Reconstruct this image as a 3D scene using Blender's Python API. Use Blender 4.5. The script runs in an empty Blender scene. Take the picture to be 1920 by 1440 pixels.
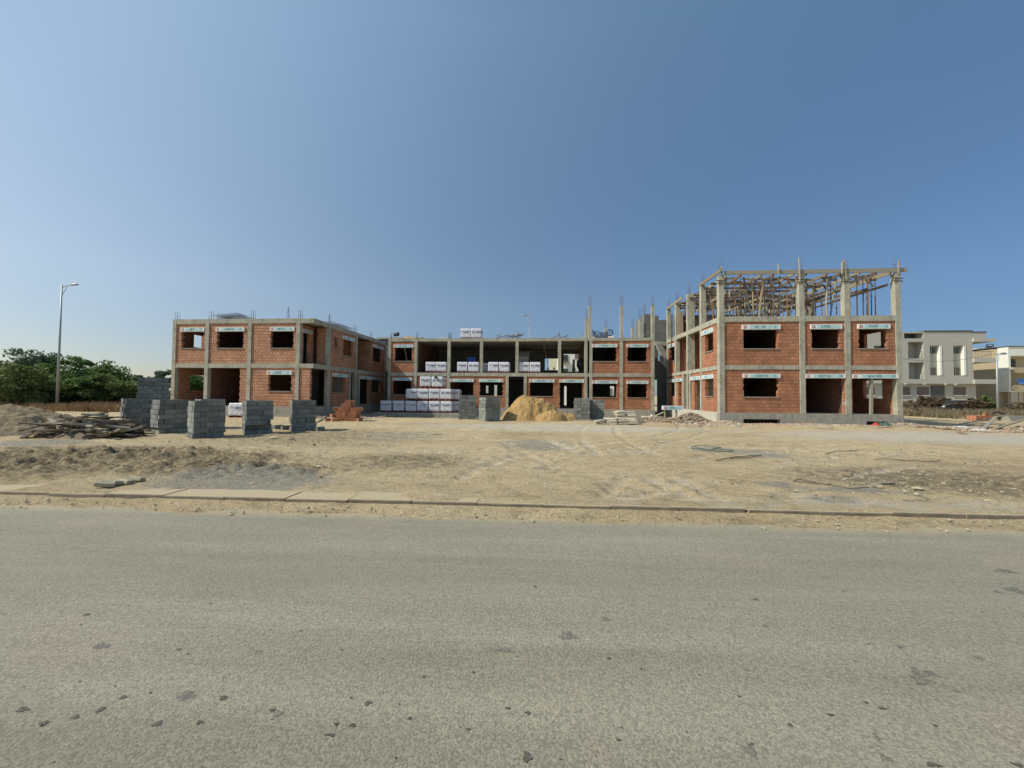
import bpy, bmesh, math, random
import numpy as np
from mathutils import Vector, Matrix, Euler

random.seed(7); np.random.seed(7)
C = bpy.context.scene.collection
scene = bpy.context.scene
R = math.radians

# ------------------------------------------------------------------ camera
CAMZ = 1.65
yaw, pitch, roll = math.atan(60/720), math.atan(20/720), R(0.5)
F0 = Vector((-math.sin(yaw)*math.cos(pitch), math.cos(yaw)*math.cos(pitch), math.sin(pitch)))
R0 = Vector((math.cos(yaw), math.sin(yaw), 0))
U0 = R0.cross(F0)
RV = R0*math.cos(roll)+U0*math.sin(roll)
UV = -R0*math.sin(roll)+U0*math.cos(roll)
cam = bpy.data.cameras.new('camera')
cam.sensor_width = 36; cam.lens = 13.5; cam.clip_start = .05; cam.clip_end = 3000
camo = bpy.data.objects.new('camera', cam); C.objects.link(camo)
M = Matrix((RV, UV, -F0)).transposed().to_4x4(); M.translation = (0, 0, CAMZ)
camo.matrix_world = M
scene.camera = camo

# ------------------------------------------------------------------ sky and sun
SUN = Vector((-1.0, -0.33, 1.0)).normalized()          # towards the sun
w = bpy.data.worlds.new('World'); scene.world = w; w.use_nodes = True
nt = w.node_tree; bg = nt.nodes['Background']
sky = nt.nodes.new('ShaderNodeTexSky'); sky.sky_type = 'NISHITA'; sky.sun_disc = False
sky.sun_elevation = math.asin(SUN.z); sky.sun_rotation = math.atan2(SUN.x, SUN.y)
sky.altitude = 0; sky.air_density = 1.0; sky.dust_density = .15; sky.ozone_density = 1.6
bg.inputs['Strength'].default_value = 0.125
# hazy air: paler and warmer towards the sun side, less white at the opposite horizon
tc = nt.nodes.new('ShaderNodeTexCoord'); nrm = nt.nodes.new('ShaderNodeVectorMath'); nrm.operation = 'NORMALIZE'; nt.links.new(tc.outputs['Generated'], nrm.inputs[0])
dp = nt.nodes.new('ShaderNodeVectorMath'); dp.operation = 'DOT_PRODUCT'; nt.links.new(nrm.outputs[0], dp.inputs[0]); dp.inputs[1].default_value = SUN
sz = nt.nodes.new('ShaderNodeSeparateXYZ'); nt.links.new(nrm.outputs[0], sz.inputs[0])
def wm(op, a, b):
    m = nt.nodes.new('ShaderNodeMath'); m.operation = op
    for i, v in enumerate((a, b)):
        if hasattr(v, 'is_output'): nt.links.new(v, m.inputs[i])
        else: m.inputs[i].default_value = v
    return m.outputs[0]
cg = wm('MINIMUM', dp.outputs['Value'], .72); zc = wm('MAXIMUM', wm('MINIMUM', sz.outputs[2], .7), 0.0)
lowz = wm('MAXIMUM', wm('SUBTRACT', .22, zc), 0.0)
cc = nt.nodes.new('ShaderNodeCombineColor')
for i, (a, b, c, d) in enumerate(((-.46, .88, .80, -1.9), (-.50, .56, 1.04, -1.3), (-.46, .28, .90, -.6))):
    e = wm('ADD', wm('ADD', wm('MULTIPLY', cg, b), wm('MULTIPLY', zc, c)), wm('ADD', wm('MULTIPLY', lowz, d), a))
    nt.links.new(wm('POWER', 2.71828, e), cc.inputs[i])
mx = nt.nodes.new('ShaderNodeMix'); mx.data_type = 'RGBA'; mx.blend_type = 'MULTIPLY'; mx.inputs[0].default_value = 1
nt.links.new(sky.outputs[0], mx.inputs[6]); nt.links.new(cc.outputs[0], mx.inputs[7]); nt.links.new(mx.outputs[2], bg.inputs[0])
sl = bpy.data.lights.new('sun', 'SUN'); sl.energy = 4.2; sl.angle = R(.55); sl.color = (1, .94, .82)
so = bpy.data.objects.new('sun', sl); C.objects.link(so)
so.rotation_euler = (-SUN).to_track_quat('-Z', 'Y').to_euler()
so.location = (-30, -10, 40)
scene.view_settings.view_transform = 'Standard'; scene.view_settings.look = 'None'
scene.view_settings.exposure = 0.0; scene.view_settings.gamma = 1

# ------------------------------------------------------------------ survey helpers (photo measurements -> metres)
def ray(px, py): return RV*(px-960)+UV*(720-py)+F0*720
def onY(px, py, Y):
    d = ray(px, py); k = Y/d.y; return Vector((d.x*k, Y, CAMZ+d.z*k))
def onX(px, py, X):
    d = ray(px, py); k = X/d.x; return Vector((X, d.y*k, CAMZ+d.z*k))
def onZ(px, py, z=0.0):
    d = ray(px, py); k = (z-CAMZ)/d.z; return Vector((d.x*k, d.y*k, z))
def ux(px, Y): return onY(px, 720, Y).x
def uy(px, X): return onX(px, 700, X).y

# ------------------------------------------------------------------ materials
def nodes(m):
    m.use_nodes = True; n = m.node_tree.nodes; l = m.node_tree.links
    return n, l, n['Principled BSDF']
def ramp(n, l, src, stops):
    r = n.new('ShaderNodeValToRGB'); e = r.color_ramp.elements
    while len(e) > 1: e.remove(e[-1])
    e[0].position = stops[0][0]; e[0].color = (*stops[0][1], 1)
    for p, c in stops[1:]:
        x = e.new(p); x.color = (*c, 1)
    l.new(src, r.inputs[0]); return r.outputs[0]
def noise(n, l, co, scale, detail=4, rough=.6, dist=0):
    t = n.new('ShaderNodeTexNoise'); t.inputs['Scale'].default_value = scale
    t.inputs['Detail'].default_value = detail; t.inputs['Roughness'].default_value = rough
    t.inputs['Distortion'].default_value = dist
    l.new(co, t.inputs['Vector']); return t.outputs[0]
def mapping(n, l, co, scale=(1, 1, 1), rot=(0, 0, 0)):
    m = n.new('ShaderNodeMapping'); m.inputs['Scale'].default_value = scale; m.inputs['Rotation'].default_value = rot
    l.new(co, m.inputs['Vector']); return m.outputs[0]
def mixc(n, l, fac, a, b, mode='MIX'):
    m = n.new('ShaderNodeMix'); m.data_type = 'RGBA'; m.blend_type = mode
    for s, v in ((m.inputs[0], fac), (m.inputs[6], a), (m.inputs[7], b)):
        if hasattr(v, 'is_output'): l.new(v, s)
        elif isinstance(v, (int, float)): s.default_value = v
        else: s.default_value = (*v, 1)
    return m.outputs[2]
def mth(n, l, op, a, b=0.0, clamp=False):
    m = n.new('ShaderNodeMath'); m.operation = op; m.use_clamp = clamp
    for s, v in ((m.inputs[0], a), (m.inputs[1], b)):
        if hasattr(v, 'is_output'): l.new(v, s)
        else: s.default_value = v
    return m.outputs[0]
def bump(n, l, b, h, strength=.5, dist=.02):
    u = n.new('ShaderNodeBump'); u.inputs['Strength'].default_value = strength; u.inputs['Distance'].default_value = dist
    l.new(h, u.inputs['Height']); l.new(u.outputs[0], b.inputs['Normal'])
def geo_pos(n): return n.new('ShaderNodeNewGeometry').outputs['Position']
def obj_co(n): return n.new('ShaderNodeTexCoord').outputs['Object']
def objrand(n): return n.new('ShaderNodeObjectInfo').outputs['Random']

def simple(name, col, var=.25, scale=6, rough=.85, bs=.3, bd=.01, metal=0, perobj=0, streak=None):
    m = bpy.data.materials.new(name); n, l, b = nodes(m)
    co = obj_co(n)
    if streak: co2 = mapping(n, l, co, streak)
    else: co2 = co
    f = noise(n, l, co2, scale, 5, .65)
    lo = tuple(c*(1-var) for c in col); hi = tuple(min(1, c*(1+var)) for c in col)
    c = ramp(n, l, f, [(.3, lo), (.7, hi)])
    if perobj:
        r = objrand(n); k = mth(n, l, 'ADD', mth(n, l, 'MULTIPLY', r, perobj), 1-perobj/2)
        cc = n.new('ShaderNodeCombineColor')
        for i in range(3): l.new(k, cc.inputs[i])
        c = mixc(n, l, 1.0, c, cc.outputs[0], 'MULTIPLY')
    l.new(c, b.inputs['Base Color']); b.inputs['Roughness'].default_value = rough; b.inputs['Metallic'].default_value = metal
    if bs: bump(n, l, b, noise(n, l, co, scale*5, 4, .6), bs, bd)
    return m

def concrete_mat(name, a, bcol, dark, scale=1.6):
    m = bpy.data.materials.new(name); n, l, b = nodes(m); p = geo_pos(n)
    f1 = noise(n, l, p, scale, 7, .7, .4)
    c = ramp(n, l, f1, [(.3, a), (.5, bcol), (.72, tuple(x*1.2 for x in bcol))])
    st = noise(n, l, mapping(n, l, p, (5, 5, .6)), 1.3, 6, .75)
    k = ramp(n, l, st, [(.50, (0, 0, 0)), (.68, (1, 1, 1))])
    c = mixc(n, l, mth(n, l, 'MULTIPLY', k, .55), c, dark)
    sp = noise(n, l, p, 14, 5, .7)
    k2 = ramp(n, l, sp, [(.56, (0, 0, 0)), (.68, (1, 1, 1))])
    c = mixc(n, l, mth(n, l, 'MULTIPLY', k2, .4), c, dark)
    l.new(c, b.inputs['Base Color']); b.inputs['Roughness'].default_value = .93
    bump(n, l, b, noise(n, l, p, 9, 7, .75), .6, .04)
    return m
M_conc = concrete_mat('cast_concrete', (.27, .255, .19), (.42, .40, .31), (.13, .125, .09))
M_plinth = concrete_mat('rough_plinth_concrete', (.24, .23, .19), (.34, .325, .27), (.15, .145, .12), 2.5)
M_slab = concrete_mat('slab_concrete', (.22, .21, .18), (.3, .29, .24), (.14, .13, .11))

def brick_mat(name, c1, c2, mortar, bw=.31, bh=.205, gap=.012):
    m = bpy.data.materials.new(name); n, l, b = nodes(m)
    g = n.new('ShaderNodeNewGeometry'); s = n.new('ShaderNodeSeparateXYZ'); l.new(g.outputs['Position'], s.inputs[0])
    sn = n.new('ShaderNodeSeparateXYZ'); l.new(g.outputs['True Normal'], sn.inputs[0])
    k = mth(n, l, 'GREATER_THAN', mth(n, l, 'ABSOLUTE', sn.outputs[1]), .5)
    u = mth(n, l, 'ADD', mth(n, l, 'MULTIPLY', s.outputs[0], k), mth(n, l, 'MULTIPLY', s.outputs[1], mth(n, l, 'SUBTRACT', 1.0, k)))
    wob = mth(n, l, 'MULTIPLY', mth(n, l, 'SUBTRACT', noise(n, l, g.outputs['Position'], 2.2, 3), .5), .05)
    cb = n.new('ShaderNodeCombineXYZ'); l.new(mth(n, l, 'ADD', u, wob), cb.inputs[0]); l.new(mth(n, l, 'ADD', s.outputs[2], wob), cb.inputs[1])
    t = n.new('ShaderNodeTexBrick'); l.new(cb.outputs[0], t.inputs['Vector'])
    t.inputs['Scale'].default_value = 1; t.inputs['Brick Width'].default_value = bw; t.inputs['Row Height'].default_value = bh
    t.inputs['Mortar Size'].default_value = gap; t.inputs['Mortar Smooth'].default_value = .25; t.inputs['Bias'].default_value = -.1
    t.inputs['Color1'].default_value = (*c1, 1); t.inputs['Color2'].default_value = (*c2, 1); t.inputs['Mortar'].default_value = (*mortar, 1)
    f = noise(n, l, g.outputs['Position'], 1.1, 6, .7)
    c = mixc(n, l, 1.0, t.outputs[0], ramp(n, l, f, [(.3, (.72, .70, .68)), (.7, (1.2, 1.16, 1.12))]), 'MULTIPLY')
    # mortar smears
    sm = ramp(n, l, noise(n, l, mapping(n, l, g.outputs['Position'], (1, 1, 2.5)), 5, 6, .75), [(.6, (0, 0, 0)), (.75, (1, 1, 1))])
    c = mixc(n, l, mth(n, l, 'MULTIPLY', sm, .5), c, (.36, .29, .22))
    l.new(c, b.inputs['Base Color']); b.inputs['Roughness'].default_value = .9
    h = mth(n, l, 'ADD', mth(n, l, 'MULTIPLY', t.outputs['Fac'], -1.0), mth(n, l, 'MULTIPLY', noise(n, l, g.outputs['Position'], 40, 3), .35))
    bump(n, l, b, h, .8, .02)
    return m
M_brick = brick_mat('hollow_clay_brick', (.45, .205, .112), (.35, .15, .08), (.22, .12, .07))
M_brickL = brick_mat('pale_clay_brick', (.54, .285, .17), (.43, .205, .12), (.17, .11, .065), .27, .2)
M_brickd = brick_mat('shade_darkened_brick', (.20, .10, .065), (.15, .075, .05), (.09, .06, .045))  # brick darkened so its colour carries the indoor shade
M_grey = brick_mat('grey_block_and_shade_wall', (.21, .21, .19), (.17, .17, .155), (.09, .09, .08), .5, .2, .012)  # tower block colour; its dark tone also stands in for indoor shade

M_block = simple('concrete_block', (.205, .212, .192), .16, 9, .95, .6, .01, perobj=.5)
M_clay = simple('loose_clay_block', (.44, .20, .105), .25, 8, .9, .5, .01, perobj=.35)
M_white = simple('polystyrene_white', (.74, .74, .70), .06, 8, .8, .1)
M_cyan = simple('printed_cyan', (.42, .62, .62), .08, 8, .6, 0)
M_teal = simple('teal_ink', (.13, .26, .29), .2, 8, .6, 0)
M_red = simple('dark_red_ink', (.36, .12, .11), .1, 8, .6, 0)
M_rebar = simple('rusty_steel_bar', (.13, .10, .10), .3, 20, .6, .2, .002, .6)
M_galv = simple('galvanised_pole', (.36, .39, .38), .07, 3, .5, 0, metal=.3)
M_wood = simple('weathered_timber', (.28, .225, .145), .3, 6, .85, .4, .006, perobj=.45, streak=(1, 6, 6))
M_woodd = simple('dark_timber', (.14, .105, .07), .3, 6, .85, .4, .006, perobj=.5, streak=(1, 6, 6))
M_woodg = simple('grey_timber', (.33, .30, .225), .25, 6, .85, .4, .006, perobj=.3, streak=(1, 6, 6))
M_prop_b = simple('painted_prop_blue', (.07, .09, .15), .3, 8, .6, 0)
M_prop_r = simple('rusty_prop', (.26, .13, .07), .3, 8, .7, 0)
M_pallet = simple('red_pallet_wood', (.20, .035, .03), .3, 8, .8, .2)
M_sack = simple('paper_cement_sack', (.45, .39, .29), .2, 5, .85, .6, .02, perobj=.4)
M_blue = simple('blue_plastic', (.02, .12, .5), .1, 4, .5, 0)
M_black = simple('black_rubber', (.02, .02, .02), .2, 10, .6, .1)
M_glass = simple('dark_window', (.05, .055, .05), .3, 2, .25, 0)
M_shut = simple('brown_shutter', (.17, .14, .115), .1, 8, .6, 0)
M_cloth_r = simple('red_cloth', (.42, .06, .045), .2, 9, .8, .3)
M_cloth_b = simple('blue_cloth', (.10, .25, .62), .2, 9, .8, .3)
M_plast = simple('white_plastic_sheet', (.7, .7, .72), .15, 6, .5, .5)
M_cream = simple('cream_render', (.50, .47, .37), .05, 1, .9, .1)
M_offw = simple('off_white_render', (.46, .445, .385), .05, 1, .9, .1)
M_brt = simple('white_render', (.78, .79, .70), .04, 1, .9, .1)
M_tan = simple('tan_render', (.46, .38, .25), .06, 1, .9, .1)
M_trim = simple('dark_trim', (.10, .10, .095), .1, 2, .7, 0)
M_carp = simple('black_car_paint', (.02, .022, .025), .05, 3, .25, 0)
M_green = simple('green_net', (.06, .11, .085), .3, 9, .8, 0)
M_cable = simple('black_cable', (.06, .05, .045), .2, 9, .7, 0)
M_bark = simple('bark', (.10, .075, .05), .3, 6, .95, .6, .03)

def wrap_mat():
    m = bpy.data.materials.new('white_shrink_wrap'); n, l, b = nodes(m); co = obj_co(n)
    c = ramp(n, l, noise(n, l, mapping(n, l, co, (1, 1, 4)), 5, 5, .6, 1.0), [(.3, (.56, .56, .60)), (.7, (.78, .78, .80))])
    l.new(c, b.inputs['Base Color']); b.inputs['Roughness'].default_value = .4
    bump(n, l, b, noise(n, l, mapping(n, l, co, (1, 1, 2.5)), 5, 4, .6, 1.0), .25, .02)
    return m
M_wrap = wrap_mat()
M_ink = simple('blue_black_ink', (.16, .17, .32), .3, 8, .5, 0)
M_pale = simple('pale_blue_ink', (.46, .52, .68), .15, 8, .5, 0)

def leaf_mat(name, lo, hi, alt):
    m = bpy.data.materials.new(name); n, l, b = nodes(m); p = geo_pos(n)
    c = ramp(n, l, noise(n, l, p, .8, 4, .7), [(.35, lo), (.62, hi)])
    c = mixc(n, l, ramp(n, l, noise(n, l, p, 6, 2), [(.5, (0, 0, 0)), (.7, (1, 1, 1))]), c, alt)
    l.new(c, b.inputs['Base Color']); b.inputs['Roughness'].default_value = .7
    t = n.new('ShaderNodeBsdfTranslucent'); l.new(c, t.inputs[0]); x = n.new('ShaderNodeMixShader'); x.inputs[0].default_value = .35
    o = n['Material Output']; l.new(b.outputs[0], x.inputs[1]); l.new(t.outputs[0], x.inputs[2]); l.new(x.outputs[0], o.inputs[0])
    return m
M_leaf = leaf_mat('dark_foliage', (.045, .10, .02), (.12, .215, .045), (.19, .27, .07))
M_leaf2 = leaf_mat('olive_foliage', (.07, .11, .025), (.165, .21, .055), (.22, .25, .09))
M_leaf3 = leaf_mat('blue_green_foliage', (.045, .09, .045), (.11, .17, .085), (.16, .21, .12))
M_bush = leaf_mat('reddish_shrub', (.06, .055, .025), (.12, .10, .05), (.24, .09, .07))
M_dry = leaf_mat('dry_grass', (.16, .095, .045), (.27, .18, .09), (.36, .25, .12))
M_dry2 = leaf_mat('brown_weeds', (.13, .105, .06), (.27, .22, .13), (.36, .27, .16))

def sand_mat():
    m = bpy.data.materials.new('yellow_sand'); n, l, b = nodes(m); p = geo_pos(n)
    c = ramp(n, l, noise(n, l, p, 1.6, 8, .7), [(.3, (.34, .21, .075)), (.7, (.50, .33, .135))])
    l.new(c, b.inputs['Base Color']); b.inputs['Roughness'].default_value = .97
    bump(n, l, b, noise(n, l, p, 9, 8, .75), .9, .08)
    return m
M_sand = sand_mat()
M_mound = simple('excavated_earth', (.25, .195, .115), .45, 3.5, .97, 1.0, .06)

def ground_mat():
    m = bpy.data.materials.new('site_dirt'); n, l, b = nodes(m); p = geo_pos(n)
    big = noise(n, l, mapping(n, l, p, (.6, 1, 1)), .35, 6, .62, .3)
    c = ramp(n, l, big, [(.28, (.41, .307, .168)), (.45, (.54, .42, .24)), (.6, (.59, .47, .278)), (.75, (.485, .385, .232))])
    mid = noise(n, l, mapping(n, l, p, (.7, 1.2, 1)), 2.6, 8, .75, .6)
    c = mixc(n, l, 1.0, c, ramp(n, l, mid, [(.3, (.60, .59, .56)), (.48, (1, 1, 1)), (.72, (1.16, 1.15, 1.13))]), 'MULTIPLY')
    fine = noise(n, l, p, 26, 6, .8)
    c = mixc(n, l, 1.0, c, ramp(n, l, fine, [(.34, (.55, .54, .52)), (.5, (1.0, 1.0, 1.0)), (.7, (1.3, 1.29, 1.26))]), 'MULTIPLY')
    at = n.new('ShaderNodeAttribute'); at.attribute_name = 'soil'
    sp = n.new('ShaderNodeSeparateColor'); l.new(at.outputs['Color'], sp.inputs[0])
    # r: rough clods, g: grey gravel, b: pale lime track
    brk = noise(n, l, p, 3.5, 6, .8)
    def msk(ch, a, bb):
        v = mth(n, l, 'MULTIPLY', ch, mth(n, l, 'ADD', mth(n, l, 'MULTIPLY', brk, 4.2), -1.25), True)
        return ramp(n, l, v, [(a, (0, 0, 0)), (bb, (1, 1, 1))])
    clod = ramp(n, l, noise(n, l, mapping(n, l, p, (.7, 1, 1)), 9, 8, .8, .5), [(.36, (.06, .045, .024)), (.5, (.23, .178, .10)), (.64, (.46, .37, .22))])
    c = mixc(n, l, mth(n, l, 'MULTIPLY', msk(sp.outputs[0], .15, .6), .9), c, clod)
    grv = ramp(n, l, noise(n, l, p, 30, 5, .8), [(.38, (.15, .143, .115)), (.6, (.40, .375, .305))])
    c = mixc(n, l, mth(n, l, 'MULTIPLY', msk(sp.outputs[1], .2, .7), .8), c, grv)
    c = mixc(n, l, mth(n, l, 'MULTIPLY', msk(sp.outputs[2], .2, .7), .75), c, (.56, .52, .43))
    l.new(c, b.inputs['Base Color']); b.inputs['Roughness'].default_value = .97
    h = mth(n, l, 'ADD', mth(n, l, 'MULTIPLY', noise(n, l, p, 11, 9, .78), 1.0), mth(n, l, 'MULTIPLY', mid, .6))
    bump(n, l, b, h, 1.0, .09)
    return m
M_ground = ground_mat()

# kerb line on the road side
k0 = onZ(0, 936, -.12); k1 = onZ(1920, 984, -.12)
KB = (k1.y-k0.y)/(k1.x-k0.x); KA = k0.y-KB*k0.x
def kline(x): return KA+KB*x

def road_mat():
    m = bpy.data.materials.new('worn_asphalt'); n, l, b = nodes(m); p = geo_pos(n)
    s = n.new('ShaderNodeSeparateXYZ'); l.new(p, s.inputs[0])
    v = mth(n, l, 'SUBTRACT', mth(n, l, 'ADD', mth(n, l, 'MULTIPLY', s.outputs[0], KB), KA), s.outputs[1])  # metres from kerb
    vv = n.new('ShaderNodeCombineXYZ'); l.new(mth(n, l, 'MULTIPLY', s.outputs[0], .09), vv.inputs[0]); l.new(v, vv.inputs[1])
    big = noise(n, l, vv.outputs[0], 1.3, 6, .62, .25)
    c = ramp(n, l, big, [(.34, (.218, .203, .148)), (.5, (.262, .243, .178)), (.66, (.315, .29, .215))])
    warm = noise(n, l, p, .7, 3, .5)
    c = mixc(n, l, mth(n, l, 'MULTIPLY', ramp(n, l, warm, [(.5, (0, 0, 0)), (.7, (1, 1, 1))]), .35), c, (.33, .265, .205))
    ag = n.new('ShaderNodeTexVoronoi'); ag.inputs['Scale'].default_value = 95; l.new(p, ag.inputs['Vector'])
    agc = n.new('ShaderNodeSeparateColor'); l.new(ag.outputs['Color'], agc.inputs[0])
    c = mixc(n, l, 1.0, c, ramp(n, l, agc.outputs[0], [(.0, (.74, .74, .73)), (.5, (1, 1, 1)), (1, (1.28, 1.26, 1.2))]), 'MULTIPLY')
    fine = noise(n, l, p, 45, 5, .8)
    c = mixc(n, l, 1.0, c, ramp(n, l, fine, [(.3, (.78, .78, .77)), (.55, (1.0, 1.0, 1.0)), (.72, (1.15, 1.14, 1.12))]), 'MULTIPLY')
    # darker wheel path along the road
    wob = mth(n, l, 'MULTIPLY', noise(n, l, p, .6, 3), .5)
    wp = mth(n, l, 'ABSOLUTE', mth(n, l, 'SUBTRACT', mth(n, l, 'ADD', v, wob), 2.35))
    wk = ramp(n, l, mth(n, l, 'ADD', wp, mth(n, l, 'MULTIPLY', noise(n, l, mapping(n, l, p, (.3, 2, 1)), 3, 5), .5)), [(.2, (1, 1, 1)), (.75, (0, 0, 0))])
    c = mixc(n, l, mth(n, l, 'MULTIPLY', wk, .3), c, (.175, .17, .135))
    # small dark spots
    vo = n.new('ShaderNodeTexVoronoi'); vo.inputs['Scale'].default_value = 3.2; vo.inputs['Randomness'].default_value = 1
    l.new(mixc(n, l, .04, p, n.new('ShaderNodeTexNoise').outputs['Color']), vo.inputs['Vector'])
    vc = n.new('ShaderNodeSeparateColor'); l.new(vo.outputs['Color'], vc.inputs[0])
    rad = mth(n, l, 'MULTIPLY', mth(n, l, 'POWER', vc.outputs[1], 3.0), .085)
    sp = mth(n, l, 'MULTIPLY', mth(n, l, 'LESS_THAN', vo.outputs['Distance'], rad), mth(n, l, 'GREATER_THAN', vc.outputs[0], .55))
    c = mixc(n, l, mth(n, l, 'MULTIPLY', sp, .5), c, (.10, .095, .08))
    # sand drifted from the site along the kerb
    e = mth(n, l, 'ADD', v, mth(n, l, 'MULTIPLY', mth(n, l, 'SUBTRACT', noise(n, l, mapping(n, l, p, (.5, 1, 1)), 1.8, 7, .7), .5), .55))
    sk = ramp(n, l, e, [(.3, (1, 1, 1)), (.58, (0, 0, 0))])
    sand = mixc(n, l, noise(n, l, p, 20, 6, .8), (.26, .215, .135), (.46, .39, .25))
    gk = ramp(n, l, noise(n, l, mapping(n, l, p, (.35, 1, 1)), 1.1, 5, .7), [(.52, (0, 0, 0)), (.64, (1, 1, 1))])
    sand = mixc(n, l, mth(n, l, 'MULTIPLY', gk, .6), sand, (.24, .235, .20))
    c = mixc(n, l, sk, c, sand)
    l.new(c, b.inputs['Base Color']); b.inputs['Roughness'].default_value = .92
    h = mth(n, l, 'ADD', mth(n, l, 'MULTIPLY', ag.outputs['Distance'], -.6), fine)
    bump(n, l, b, h, .4, .009)
    return m
M_road = road_mat()
def kerb_mat():
    m = bpy.data.materials.new('dusty_kerb_concrete'); n, l, b = nodes(m); p = geo_pos(n)
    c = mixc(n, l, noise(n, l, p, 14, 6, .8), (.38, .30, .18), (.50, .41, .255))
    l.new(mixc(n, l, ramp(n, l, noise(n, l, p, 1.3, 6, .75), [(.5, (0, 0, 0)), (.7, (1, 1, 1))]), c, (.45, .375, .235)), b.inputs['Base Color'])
    b.inputs['Roughness'].default_value = .95; bump(n, l, b, noise(n, l, p, 20, 6, .8), .5, .02)
    return m
M_kerb = kerb_mat()
M_kface = simple('dark_kerb_face', (.20, .165, .115), .3, 4, .95, .5)  # road-facing side of the kerb, browner and darker than the top
M_stain = simple('dark_oil_stain', (.10, .09, .062), .35, 30, .6, .4, .004)
M_patch = simple('grey_tar_patch', (.18, .172, .138), .2, 40, .8, .5, .004)
for m_, th in ((M_stain, .40), (M_patch, .47)):          # ragged, worn-through outline
    n, l, b = nodes(m_); l.new(ramp(n, l, noise(n, l, geo_pos(n), 55, 4, .7), [(th, (0, 0, 0)), (th+.06, (1, 1, 1))]), b.inputs['Alpha'])
M_stone = simple('limestone_bits', (.42, .36, .24), .3, 3, .95, .5, .01)
M_clod = simple('soil_clods', (.24, .195, .12), .6, 1.7, .97, .6, .02)
def rubble_mat():
    m = bpy.data.materials.new('mixed_rubble'); n, l, b = nodes(m); p = geo_pos(n)
    v = n.new('ShaderNodeTexVoronoi'); v.inputs['Scale'].default_value = 9; l.new(p, v.inputs['Vector']); c = n.new('ShaderNodeSeparateColor'); l.new(v.outputs['Color'], c.inputs[0])
    l.new(ramp(n, l, c.outputs[0], [(0, (.12, .09, .06)), (.2, (.33, .26, .16)), (.42, (.40, .33, .215)), (.6, (.42, .20, .12)), (.7, (.30, .28, .24)), (.86, (.52, .47, .38)), (1, (.5, .36, .26))]), b.inputs['Base Color'])
    b.inputs['Roughness'].default_value = .95; return m
M_rub = rubble_mat()

# ------------------------------------------------------------------ mesh helpers
class MB:
    def __init__(s): s.v = []; s.f = []; s.m = []; s.mats = []; s.cur = 0
    def mat(s, m):
        if m not in s.mats: s.mats.append(m)
        s.cur = s.mats.index(m); return s
    def face(s, pts):
        i = len(s.v); s.v += [tuple(p) for p in pts]; s.f.append(tuple(range(i, i+len(pts)))); s.m.append(s.cur)
    def box(s, x0, x1, y0, y1, z0, z1):
        if x0 > x1: x0, x1 = x1, x0
        if y0 > y1: y0, y1 = y1, y0
        if z0 > z1: z0, z1 = z1, z0
        i = len(s.v)
        s.v += [(x0, y0, z0), (x1, y0, z0), (x1, y1, z0), (x0, y1, z0), (x0, y0, z1), (x1, y0, z1), (x1, y1, z1), (x0, y1, z1)]
        for q in ((0, 3, 2, 1), (4, 5, 6, 7), (0, 1, 5, 4), (1, 2, 6, 5), (2, 3, 7, 6), (3, 0, 4, 7)):
            s.f.append(tuple(i+k for k in q)); s.m.append(s.cur)
    def bar(s, p, q, w, h=None, up=(0, 0, 1)):
        h = h or w; p = Vector(p); q = Vector(q); d = (q-p).normalized(); up = Vector(up)
        if abs(d.dot(up)) > .95: up = Vector((1, 0, 0))
        a = d.cross(up).normalized()*w/2; b = a.cross(d).normalized()*h/2
        i = len(s.v)
        for e in (p, q):
            for c in (-a-b, a-b, a+b, -a+b): s.v.append(tuple(e+c))
        for t in ((3, 2, 1, 0), (4, 5, 6, 7), (0, 1, 5, 4), (1, 2, 6, 5), (2, 3, 7, 6), (3, 0, 4, 7)):
            s.f.append(tuple(i+k for k in t)); s.m.append(s.cur)
    def tube(s, pts, rs, n=6, cap=True):
        pts = [Vector(p) for p in pts]
        if not isinstance(rs, (list, tuple)): rs = [rs]*len(pts)
        i0 = len(s.v)
        for j, p in enumerate(pts):
            d = (pts[min(j+1, len(pts)-1)]-pts[max(j-1, 0)]).normalized()
            a = d.cross(Vector((0, 0, 1)) if abs(d.z) < .9 else Vector((1, 0, 0))).normalized(); b = d.cross(a)
            for k in range(n):
                t = 2*math.pi*k/n; s.v.append(tuple(p+(a*math.cos(t)+b*math.sin(t))*rs[j]))
        for j in range(len(pts)-1):
            for k in range(n):
                a0 = i0+j*n+k; b0 = i0+j*n+(k+1) % n
                s.f.append((a0, b0, b0+n, a0+n)); s.m.append(s.cur)
        if cap:
            s.f.append(tuple(i0+k for k in range(n))[::-1]); s.m.append(s.cur)
            e = i0+(len(pts)-1)*n; s.f.append(tuple(e+k for k in range(n))); s.m.append(s.cur)
    def mesh(s, name, mat=None):
        me = bpy.data.meshes.new(name); me.from_pydata(s.v, [], s.f)
        ms = s.mats or [mat]
        for m in ms: me.materials.append(m)
        if len(ms) > 1: me.polygons.foreach_set('material_index', s.m)
        me.update(); return me
    def build(s, name, mat=None, parent=None, smooth=False):
        me = s.mesh(name, mat)
        if smooth: me.polygons.foreach_set('use_smooth', [True]*len(me.polygons))
        return link(name, me, parent)
def link(name, me, parent=None):
    o = bpy.data.objects.new(name, me); C.objects.link(o)
    if parent: o.parent = parent; o.matrix_parent_inverse = Matrix.Translation(-parent.location) if parent.type == 'EMPTY' and parent.parent is None and not parent.get('local') else Matrix.Identity(4)
    return o
def cut(t):
    return t if not t or len(t.split()) <= 16 else print('LONG', len(t.split()), t) or t
def tag(o, label=None, cat=None, group=None, kind=None):
    for k, v in (('label', cut(label)), ('category', cat), ('group', group), ('kind', kind)):
        if v: o[k] = v
    return o
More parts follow.
